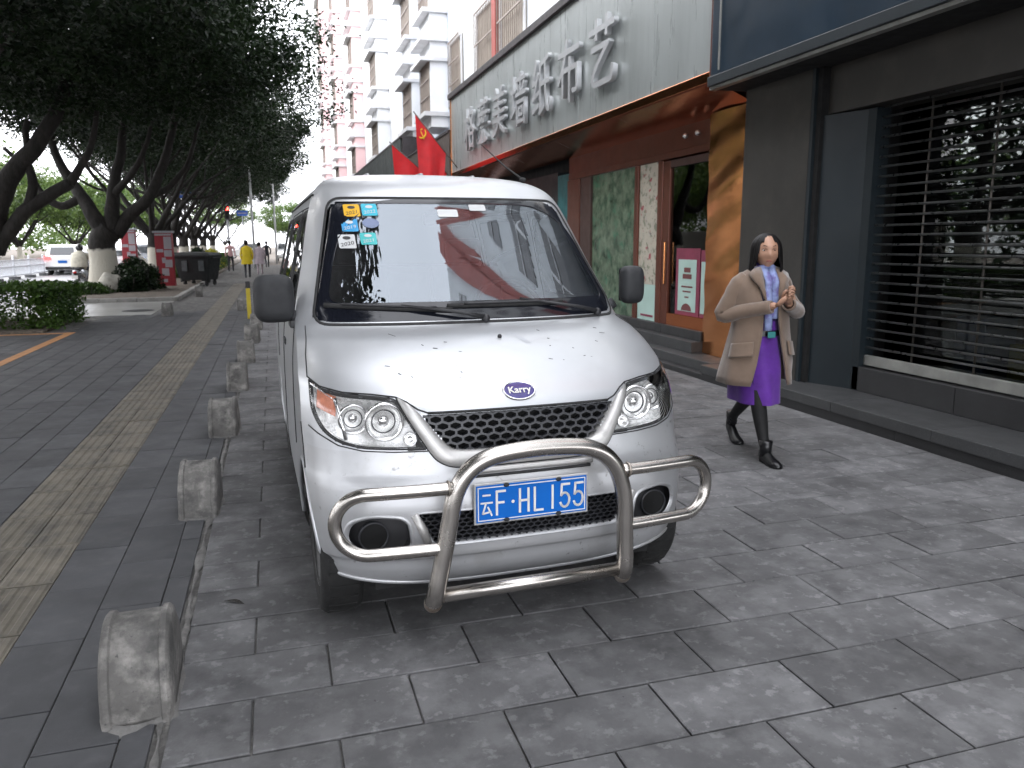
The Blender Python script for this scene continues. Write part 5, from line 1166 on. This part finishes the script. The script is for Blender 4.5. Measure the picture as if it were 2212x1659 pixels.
# ------------------------------------------------------------------ people
mat('skin', (0.40, 0.225, 0.15), 0.5, var=0.06, vs=14, bump=0.04, bs=200, dist=0.002); mat('tights', (0.004, 0.004, 0.0042), 0.75, var=0.1); mat('boot', (0.005, 0.005, 0.006), 0.3, var=0.05, vs=4)
mat('coat', (0.175, 0.122, 0.088), 0.95, var=0.12, vs=9, bump=0.4, bs=190, dist=0.004, sheen=0.4); mat('skirt', (0.085, 0.012, 0.235), 0.75, var=0.25, vs=7, bump=0.2, bs=20, sheen=0.2)
mat('top_navy', (0.035, 0.02, 0.10), 0.85, var=0.2, vs=20, bump=0.2, bs=150); mat('scarf', (0.24, 0.29, 0.50), 0.8, var=0.25, vs=16, bump=0.2, bs=60, spots=[((0.10, 0.06, 0.24), 14, 0.5, 0.62, 0.7)])
mat('hair', (0.005, 0.004, 0.004), 0.5, var=0.4, vs=30, stretch=(6, 6, .8), bump=0.4, bs=40, dist=0.004, spec=0.25); mat('lips', (0.30, 0.08, 0.07), 0.4, var=0.05); mat('eye_white', (0.55, 0.53, 0.5), 0.3, var=0.02); mat('eye_dark', (0.012, 0.008, 0.006), 0.15, var=0.02); mat('belt_teal', (0.03, 0.20, 0.20), 0.4, var=0.3, vs=30)
def skin_mesh(chains, name, sub=2):
    """chains: list of [(x, y, z, rx, ry)...]; joined where points coincide; first point is the root"""
    V = []; E_ = []; Rr = []; idx = {}
    for ch_ in chains:
        prev = None
        for (x, y, z, rx, ry) in ch_:
            k = (round(x, 3), round(y, 3), round(z, 3))
            if k not in idx: idx[k] = len(V); V.append((x, y, z)); Rr.append((rx, ry))
            if prev is not None and prev != idx[k]: E_.append((prev, idx[k]))
            prev = idx[k]
    me = bpy.data.meshes.new(name); me.from_pydata(V, E_, []); ob = bpy.data.objects.new(name, me); C.objects.link(ob)
    ob.modifiers.new('skin', 'SKIN').use_smooth_shade = True
    for i, sv in enumerate(me.skin_vertices[0].data): sv.radius = Rr[i]; sv.use_root = (i == 0)
    sm_ = ob.modifiers.new('sub', 'SUBSURF'); sm_.levels = sub; sm_.render_levels = sub
    dg = bpy.context.evaluated_depsgraph_get(); dg.update(); r_ = bpy.data.meshes.new_from_object(ob.evaluated_get(dg)); bpy.data.objects.remove(ob); bpy.data.meshes.remove(me); return r_
def add_mesh(mb, me, mtx=None):
    mtx = mtx or Matrix(); mb.add([mtx @ v.co for v in me.vertices], [tuple(p.vertices) for p in me.polygons]); return mb
def head_mesh(nu=40, nv=30):
    """head centred at the origin, face towards -Y"""
    rows = []; G = lambda x, s: math.exp(-(x/s)**2)
    for i in range(nv+1):
        t = math.pi*i/nv; row = []
        for j in range(nu):
            q = 2*math.pi*j/nu; x, y, z = math.sin(t)*math.sin(q), -math.sin(t)*math.cos(q), math.cos(t)
            sx = .074*(1-.34*max(0, -z-.15)**1.3); p = Vector((x*sx, y*.094, z*.112))
            if y < 0:
                f = -y; p.y -= .020*G(p.x, .011)*G(p.z+.018, .022)*f+.006*G(p.x, .022)*G(p.z+.058, .013)*f+.007*G(p.x, .02)*G(p.z+.092, .016)
                p.y += .008*(G(p.x-.031, .016)+G(p.x+.031, .016))*G(p.z-.012, .013)*f+.004*G(p.z+.045, .006)*G(p.x, .02); p.y -= .004*G(p.z-.034, .010)*f
                p.x += .004*math.copysign(1, p.x)*G(abs(p.x)-.05, .02)*G(p.z+.02, .02)
            row.append(tuple(p))
        rows.append(row)
    return rows
wom = thing('person', 'woman in beige coat and purple skirt walking with hands clasped', 'person', (3.22, 4.72, 0), R(-4)); wom.scale = (.985, .985, .965)
# body: one continuous surface, legs in dark tights
bodym = skin_mesh([[(0, .02, .92, .12, .10), (0, 0, 1.05, .105, .085), (0, .01, 1.20, .13, .09), (0, .01, 1.31, .10, .07), (0, .0, 1.37, .047, .047), (0, -.012, 1.43, .046, .046)],
                   [(0, .02, .92, .12, .10), (-.075, .0, .84, .085, .085), (-.055, -.10, .47, .056, .056), (-.045, -.125, .36, .056, .060), (-.035, -.19, .13, .036, .038), (-.034, -.22, .07, .034, .034)],
                   [(0, .02, .92, .12, .10), (.075, .04, .84, .085, .085), (.06, .15, .47, .056, .056), (.055, .22, .38, .055, .058), (.045, .41, .20, .036, .038), (.045, .42, .13, .034, .034)],
                   [(0, .01, 1.31, .10, .07), (-.16, .01, 1.285, .055, .055), (-.235, .05, 1.04, .040, .040), (-.02, -.245, 1.125, .026, .026)],
                   [(0, .01, 1.31, .10, .07), (.16, .01, 1.285, .055, .055), (.255, .0, 1.06, .040, .040), (.055, -.25, 1.14, .026, .026)]], 'body')
mb = add_mesh(MB(), bodym); HC = Vector((0, -.035, 1.485)); hm = Matrix.Translation(HC) @ Matrix.Rotation(R(-17), 4, 'Z') @ Matrix.Rotation(R(3), 4, 'X') @ Matrix.Scale(1.09, 4)
rows = head_mesh(); mb.grid([[hm @ Vector(p_) for p_ in r_] for r_ in rows], True)
# hands clasped in front of the chest: palm and five curled fingers each
def hand(mb, w, d, s):
    """wrist w, direction d, s = side of the thumb"""
    d = Vector(d).normalized(); side = Vector((0, 0, 1)).cross(d).normalized()*s; up = d.cross(side).normalized(); w = Vector(w); up = Vector((0, 0, 1))
    mb.tube([w-d*.01, w+d*.02, w+d*.055, w+d*.085], [.022, .028, .032, .026], 8, flat=.62)
    for k in range(4):
        o_ = w+d*.08+up*(.024-.016*k); l = (.030, .034, .032, .026)[k]
        mb.tube([o_, o_+d*l, o_+d*(l*1.25)-side*l*.55, o_+d*l*.7-side*l*1.05], [.0095, .0092, .0088, .007], 7)
    o_ = w+d*.035+up*.028; mb.tube([o_, o_+up*.022+d*.022-side*.008, o_+up*.018+d*.048-side*.018], [.011, .010, .008], 7)
hand(mb, (-.02, -.245, 1.125), (.55, -.55, .75), 1); hand(mb, (.055, -.25, 1.14), (-.30, -.55, .75), -1)
bo = mb.build('body', 'skin', wom, smooth=True, fix=False); bo.data.materials.append(M['tights'])
for pg in bo.data.polygons:
    if pg.center.z < .95: pg.material_index = 1
def hp(x, z, dy=0): 
    rr_ = min(rows[k_][j_][1] for k_ in range(31) for j_ in range(40) if abs(rows[k_][j_][0]-x) < .006 and abs(rows[k_][j_][2]-z) < .008) if True else 0
    return hm @ Vector((x, rr_+dy, z))
for s in (-1, 1):
    e = MB().ball(hp(s*.030, .012, .008), .0130, 12, 8, (1.2, .8, .50)).build('eye', 'eye_white', bo, smooth=True)
    MB().ball(hp(s*.030, .012, .000), .0085, 10, 8, (1, .6, .8)).build('iris', 'eye_dark', e, smooth=True)
    MB().tube([hp(s*.016, .019, .001), hp(s*.030, .023, .001), hp(s*.045, .017, .003)], [.0018, .0028, .0018], 5).build('eyelid', 'hair', bo)
    MB().tube([hp(s*.017, .037, .001), hp(s*.032, .042, .001), hp(s*.049, .036, .003)], [.0016, .0026, .0014], 5).build('eyebrow', 'hair', bo)
MB().tube([hp(x_, -.057+.0025*(1-abs(x_)/.02), .001) for x_ in np.linspace(-.021, .021, 7)], [.0008, .0035, .0048, .0042, .0048, .0035, .0008], 6).build('lips', 'lips', bo, smooth=True)
# hair: shoulder length, parted, falling behind the shoulder
hr = []
for i in range(52):
    t_ = i/51; row = []
    for j in range(112):
        q = 2*math.pi*j/112; fx, fy = math.sin(q), -math.cos(q); front = max(0, math.cos(q))
        th_ = min(1, t_/.45)*math.pi/2; zz = .118*math.cos(th_) if t_ < .45 else -(t_-.45)/.55*(.225+.035*mnoise.noise((math.sin(q)*9, math.cos(q)*9, 4)))
        k_ = math.sin(th_) if t_ < .45 else 1+.10*math.sin((t_-.45)/.55*2.2)-.22*max(0, (t_-.8))
        wv = 1+.014*math.sin(q*31+3*math.sin(q*5))+.04*mnoise.noise((math.sin(q)*7, math.cos(q)*7, t_*3))
        row.append(hm @ Vector((fx*.097*k_*wv, .012+fy*(.116 if fy > 0 else .101)*k_*wv, zz)))
    hr.append(row)
mb = MB(); mb.grid(hr, True); keep = []
for f in mb.f:
    c_ = hm.inverted() @ (sum((Vector(mb.v[k_]) for k_ in f), Vector())/len(f)); q = abs(math.atan2(c_.x, -c_.y))
    lim = .74+.30*max(0, (-c_.z)/.1) if c_.z < .055 else .74*(1-(c_.z-.055)/.024)
    if not (q < lim and c_.z < .070): keep.append(f)
mb.f = keep; ho = mb.build('hair', 'hair', wom, smooth=True); so = ho.modifiers.new('solid', 'SOLIDIFY'); so.thickness = .012; so.offset = -1
# clothes
def rings(spec, n=40, a0=0., a1=None, wob=.0, seed=0):
    rows = []
    for (z, cx, cy, rx, ry, op) in spec:
        row = []
        for j in range(n+1):
            q = R(op)+(2*math.pi-2*R(op))*j/n; w = 1+wob*math.sin(q*7+z*5+seed)*(1.45-z)+wob*1.4*mnoise.noise((math.sin(q)*2.3, math.cos(q)*2.3, z*3.5+seed))
            row.append((cx+rx*w*math.sin(q), cy-ry*w*math.cos(q), z))
        rows.append(row)
    return rows
co = MB().grid(rings([(1.385, 0, .012, .078, .070, 42), (1.36, 0, .012, .100, .078, 38), (1.335, 0, .012, .150, .092, 34), (1.305, 0, .01, .185, .108, 29), (1.27, 0, .01, .202, .120, 25), (1.22, 0, .005, .210, .132, 22), (1.15, 0, .0, .210, .142, 19), (1.08, 0, .0, .204, .146, 17), (1.02, 0, .0, .203, .150, 17), (.95, 0, .0, .210, .158, 18), (.88, 0, .005, .222, .170, 19),
                      (.82, .0, .01, .232, .180, 21), (.70, .0, .02, .250, .205, 25), (.60, -.005, .03, .262, .228, 29), (.545, -.005, .035, .268, .238, 32)], 72, wob=.034)).build('coat', 'coat', wom, smooth=True)
sd_ = co.modifiers.new('solid', 'SOLIDIFY'); sd_.thickness = .014
for s, el, wr in ((-1, (-.262, .055, 1.035), (-.045, -.215, 1.110)), (1, (.285, .0, 1.055), (.075, -.222, 1.128))):
    pts = smooth_path([(s*.120, .012, 1.285), (s*.172, .018, 1.245), (s*.218, .03, 1.15), el, ((el[0]*.55+wr[0]*.45), (el[1]*.55+wr[1]*.45), (el[2]*.5+wr[2]*.5)), wr], 5)
    nn = len(pts); MB().tube(pts, [(.066 if k_ < 6 else .064-.018*(k_-6)/(nn-7))*(1+.03*math.sin(k_*1.9)) for k_ in range(nn)], 16, caps=False).build('sleeve', 'coat', co, smooth=True).modifiers.new('solid', 'SOLIDIFY').thickness = .010
    MB().grid([[(s*.052, -.062, 1.385), (s*.100, -.055, 1.37), (s*.150, -.075, 1.335)], [(s*.055, -.100, 1.335), (s*.100, -.125, 1.315), (s*.135, -.125, 1.290)], [(s*.040, -.128, 1.24), (s*.085, -.145, 1.235), (s*.098, -.142, 1.245)], [(s*.030, -.146, 1.14), (s*.05, -.150, 1.14), (s*.052, -.150, 1.145)]]).build('lapel', 'coat', co, smooth=True).modifiers.new('solid', 'SOLIDIFY').thickness = .012
    pf = []
    for zz in (.865, .855, .775, .765):
        pf.append([(s*(.236+.02*(.865-zz)/.1)*math.sin(R(a_)), -(.185+.02*(.865-zz)/.1)*math.cos(R(a_)), zz-.03*(a_-30)/60) for a_ in range(34, 86, 8)])
    MB().grid(pf).build('pocket_flap', 'coat', co, smooth=True).modifiers.new('solid', 'SOLIDIFY').thickness = .012
sk = MB().grid(rings([(1.02, 0, .0, .130, .105, 0), (.92, 0, .01, .150, .125, 0), (.80, 0, .02, .168, .155, 0), (.65, 0, .04, .165, .195, 0), (.52, .0, .05, .160, .225, 0), (.405, .0, .055, .155, .240, 0)], 48, wob=.05)).build('skirt', 'skirt', wom, smooth=True)
MB().grid(rings([(1.41, 0, -.012, .053, .052, 0), (1.37, 0, -.005, .060, .058, 0), (1.335, 0, .0, .10, .080, 0), (1.27, 0, .0, .150, .106, 0), (1.10, 0, -.004, .148, .118, 0), (1.0, 0, .0, .140, .116, 0)], 32)).build('jumper', 'top_navy', wom, smooth=True)
scf = MB()
for (xa, w_, zb, dx) in ((-.028, .030, .935, .012), (.026, .026, 1.02, .0)):
    scf.grid([[(xa+dx*(1.36-z_)/.4+(u_*w_), -.075-.065*min(1, (1.375-z_)/.10)-.012*math.cos(u_*2)-.004*math.sin(z_*40), z_) for u_ in np.linspace(-1, 1, 7)] for z_ in np.linspace(1.375, zb, 16)])
so_ = scf.build('scarf', 'scarf', wom, smooth=True); so_.modifiers.new('solid', 'SOLIDIFY').thickness = .010
MB().tube([(.066*math.sin(q), -.008-.066*math.cos(q), 1.372+.012*math.cos(q*2)) for q in np.linspace(0, 2*math.pi, 25)], .019, 8).build('scarf_loop', 'scarf', so_, smooth=True)
MB().grid(rings([(.935, 0, .005, .156, .134, 0), (.895, 0, .008, .160, .140, 0)], 32)).build('belt', 'boot', wom, smooth=True); MB().box(-.03, .03, -.162, -.148, .885, .93).build('belt_buckle', 'belt_teal', wom, bevel=.006)
def boot(an, toe, lift, nm='boot'):
    """ankle boot; an = ankle, toe = ground point under the toe tip, lift = heel height above the ground"""
    an, toe = Vector(an), Vector(toe); d = (toe-Vector((an.x, an.y, 0))); d.z = 0; L_ = d.length; d.normalize(); sdv = Vector((d.y, -d.x, 0)); hl = Vector((an.x, an.y, 0))-d*.045
    rws = []
    for (u_, w_, h_) in ((0, .010, .06), (.02, .030, .085), (.12, .036, .085), (.35, .038, .075), (.55, .043, .058), (.75, .046, .046), (.9, .038, .036), (.98, .020, .024), (1.0, .006, .014)):
        q = hl+d*(L_+.045)*u_; base = lift*(1-min(1, u_/.62))**1.1+(.030*(1-min(1, u_/.5)))
        rws.append([q+sdv*(w_*math.cos(a_))+Vector((0, 0, base+.006+(h_*max(0, math.sin(a_)) if math.sin(a_) > 0 else .006*math.sin(a_)))) for a_ in (2*math.pi*k_/14 for k_ in range(14))])
    mb = MB().grid(rws, True); mb.f.append(tuple(range(14))); b_ = mb.build(nm, 'boot', wom, smooth=True)
    top = an+Vector((0, 0, .085)); MB().tube([Vector((an.x, an.y, lift+.05)), an+Vector((0, 0, .03)), top], [.040, .041, .046], 14, flat=1.1).build('boot_shaft', 'boot', b_, smooth=True)
    MB().add([hl+d*.01+sdv*a_*.026+Vector((0, 0, z_)) for z_ in (lift, lift+.045) for a_ in (-1, 1)]+[hl+d*.055+sdv*a_*.026+Vector((0, 0, z_)) for z_ in (lift-.008 if lift > .02 else 0, lift+.04) for a_ in (-1, 1)], [(0, 1, 3, 2), (4, 6, 7, 5), (0, 4, 5, 1), (2, 3, 7, 6), (0, 2, 6, 4), (1, 5, 7, 3)]).build('boot_heel', 'boot', b_)
boot((-.034, -.215, .075), (-.030, -.40, 0), .0); boot((.045, .42, .15), (.042, .255, 0), .085)
# far pedestrians and a rider
mat('yellow_coat', (0.62, 0.46, 0.01), 0.7, var=0.12, vs=6); mat('pink_top', (0.62, 0.36, 0.36), 0.8, var=0.12, vs=6); mat('grey_pink', (0.40, 0.33, 0.36), 0.8, var=0.2, vs=6); mat('dark_cloth', (0.025, 0.026, 0.032), 0.8, var=0.2); mat('cream_jacket', (0.52, 0.49, 0.40), 0.8, var=0.2, vs=9, bump=.3, bs=20); mat('helmet', (0.03, 0.032, 0.035), 0.25, var=.1, coat=.5)
def walker(label, loc, rz, top, bottom, coat_len=.0, h=1.65, hairc='hair'):
    k = h/1.65; t = thing('person', label, 'person', loc, rz, 'far pedestrians')
    me = skin_mesh([[(0, 0, .90*k, .14, .10), (0, 0, 1.12*k, .13, .09), (0, 0, 1.34*k, .13, .08), (0, 0, 1.42*k, .05, .05), (0, -.01, 1.47*k, .05, .05), (0, -.015, 1.56*k, .085, .095), (0, -.01, 1.60*k, .06, .07)],
                    [(0, 0, .90*k, .14, .10), (-.09, 0, .84*k, .085, .085), (-.09, -.10, .46*k, .055, .055), (-.08, -.12, .08, .042, .042), (-.08, -.24, .035, .035, .03)],
                    [(0, 0, .90*k, .14, .10), (.09, 0, .84*k, .085, .085), (.09, .06, .46*k, .055, .055), (.08, .22, .10, .042, .042), (.08, .12, .035, .035, .03)],
                    [(0, 0, 1.34*k, .13, .08), (-.20, 0, 1.30*k, .06, .06), (-.25, .03, 1.05*k, .048, .048), (-.23, -.10, .82*k, .036, .036)], [(0, 0, 1.34*k, .13, .08), (.20, 0, 1.30*k, .06, .06), (.25, .0, 1.05*k, .048, .048), (.23, .06, .82*k, .036, .036)]], 'body', 1)
    b = link('body', me, t); me.materials.clear()
    for m_ in ('skin', top, bottom, 'hair'): me.materials.append(M[m_])
    for pg in me.polygons:
        z = pg.center.z/k; pg.material_index = 2 if z < .84 and abs(pg.center.x) < .2 else (1 if z < 1.42 else (3 if (z > 1.56 or (pg.center.y > .0 and z > 1.46)) else 0)); pg.use_smooth = True
    if coat_len: MB().grid(rings([(1.40*k, 0, 0, .10, .08, 0), (1.30*k, 0, 0, .21, .13, 0), (1.0*k, 0, 0, .20, .15, 0), (coat_len*k, 0, 0, .25, .20, 0)], 24, wob=.03)).build('coat', top, t, smooth=True)
    MB().ball((0, .01, 1.565*k), .105, 14, 10, (.92, 1.05, 1.12)).build('hair', hairc, t, smooth=True)
for lb, px, py, rz, tp, bt, cl, hh in (('pedestrian in a yellow coat walking away down the pavement', 536, 601, 180, 'yellow_coat', 'dark_cloth', .62, 1.66), ('pedestrian in a pink top and dark trousers by the hedge', 500, 587, 170, 'pink_top', 'dark_cloth', 0, 1.68), ('pedestrian in greyish pink clothes right of the yellow coat', 563, 594, 175, 'grey_pink', 'grey_pink', .55, 1.58), ('distant pedestrian in dark clothes near the white cars', 578, 578, 185, 'dark_cloth', 'dark_cloth', 0, 1.68)):
    p = pix(px, py, 2, 0); walker(lb, (p.x, min(p.y, 60), 0), R(rz), tp, bt, cl, hh)
# scooter and rider seen from behind
p = pix(172, 627, 2, RZ); SC = (p.x, p.y+.6, RZ)
sct = thing('scooter', 'dark motor scooter ridden away past the limed trunk', 'scooter', SC, R(-4))
for y in (-.55, .68):
    w = MB().lathe([(.12, -.045), (.20, -.05), (.225, 0), (.20, .05), (.12, .045)], (0, 0, 0), 'X', 22).build('wheel', 'tyre', sct, smooth=True, loc=(0, y, .225)); MB().lathe([(.02, .04), (.13, .045), (.13, -.045), (.02, -.04)], (0, 0, 0), 'X', 16).build('rim', 'silver_trim', w, smooth=True)
rws = [[(w_*math.sin(q)*1.0, y_, z_-h_*math.cos(q)) for q in (2*math.pi*k_/16 for k_ in range(16))] for (y_, z_, w_, h_) in ((-.80, .62, .05, .06), (-.72, .60, .13, .14), (-.45, .58, .17, .18), (-.1, .50, .17, .16), (.05, .36, .16, .08), (.40, .34, .16, .07), (.48, .55, .17, .25), (.58, .80, .14, .22), (.62, 1.0, .05, .05))]
MB().grid(rws, True).build('bodywork', 'car_grey', sct, smooth=True); MB().box(-.14, .14, -.62, .02, .74, .82).build('saddle', 'black_plastic', sct, bevel=.03); MB().tube([(-.33, .42, 1.06), (-.15, .52, 1.04), (.15, .52, 1.04), (.33, .42, 1.06)], .018, 8).build('handlebar', 'black_plastic', sct, smooth=True)
MB().ball((0, -.80, .66), .05, 10, 6, (1.4, .5, .8)).build('tail_lamp', 'tail_off', sct, smooth=True); MB().box(-.10, .10, -.86, -.84, .42, .55).build('number_plate', 'plate_white', sct)
for s in (-1, 1): MB().tube([(s*.22, .48, 1.06), (s*.34, .50, 1.22)], .008, 5).ball((s*.36, .50, 1.24), .06, 10, 6, (1.2, .3, .8)).build('mirror', 'black_plastic', sct)
rid = thing('person', 'scooter rider in a bulky cream jacket and dark helmet', 'person', (SC[0], SC[1], RZ), R(-4))
me = skin_mesh([[(0, -.18, .88, .16, .14), (0, -.14, 1.08, .18, .13), (0, -.06, 1.30, .17, .12), (0, -.02, 1.40, .06, .06), (0, .0, 1.46, .06, .06)], [(0, -.18, .88, .16, .14), (-.16, .05, .80, .10, .10), (-.20, .30, .74, .075, .075), (-.17, .22, .36, .055, .055), (-.17, .32, .33, .04, .04)], [(0, -.18, .88, .16, .14), (.16, .05, .80, .10, .10), (.20, .30, .74, .075, .075), (.17, .22, .36, .055, .055), (.17, .32, .33, .04, .04)],
                [(0, -.06, 1.30, .17, .12), (-.22, -.02, 1.26, .09, .09), (-.34, .18, 1.08, .075, .075), (-.30, .42, 1.07, .045, .045)], [(0, -.06, 1.30, .17, .12), (.22, -.02, 1.26, .09, .09), (.34, .18, 1.08, .075, .075), (.30, .42, 1.07, .045, .045)]], 'body', 1)
b = link('body', me, rid); me.materials.clear(); [me.materials.append(M[m_]) for m_ in ('cream_jacket', 'dark_cloth')]
for pg in me.polygons: pg.material_index = 1 if (pg.center.z < .86 and pg.center.y > -.05) or pg.center.z < .6 else 0; pg.use_smooth = True
MB().grid(rings([(1.42, 0, -.03, .09, .08, 0), (1.32, 0, -.07, .25, .17, 0), (1.10, 0, -.14, .29, .22, 0), (.84, 0, -.20, .28, .24, 0)], 28, wob=.06)).build('jacket', 'cream_jacket', rid, smooth=True); MB().ball((0, .02, 1.53), .135, 16, 12, (.95, 1.1, 1.05)).build('helmet', 'helmet', rid, smooth=True)
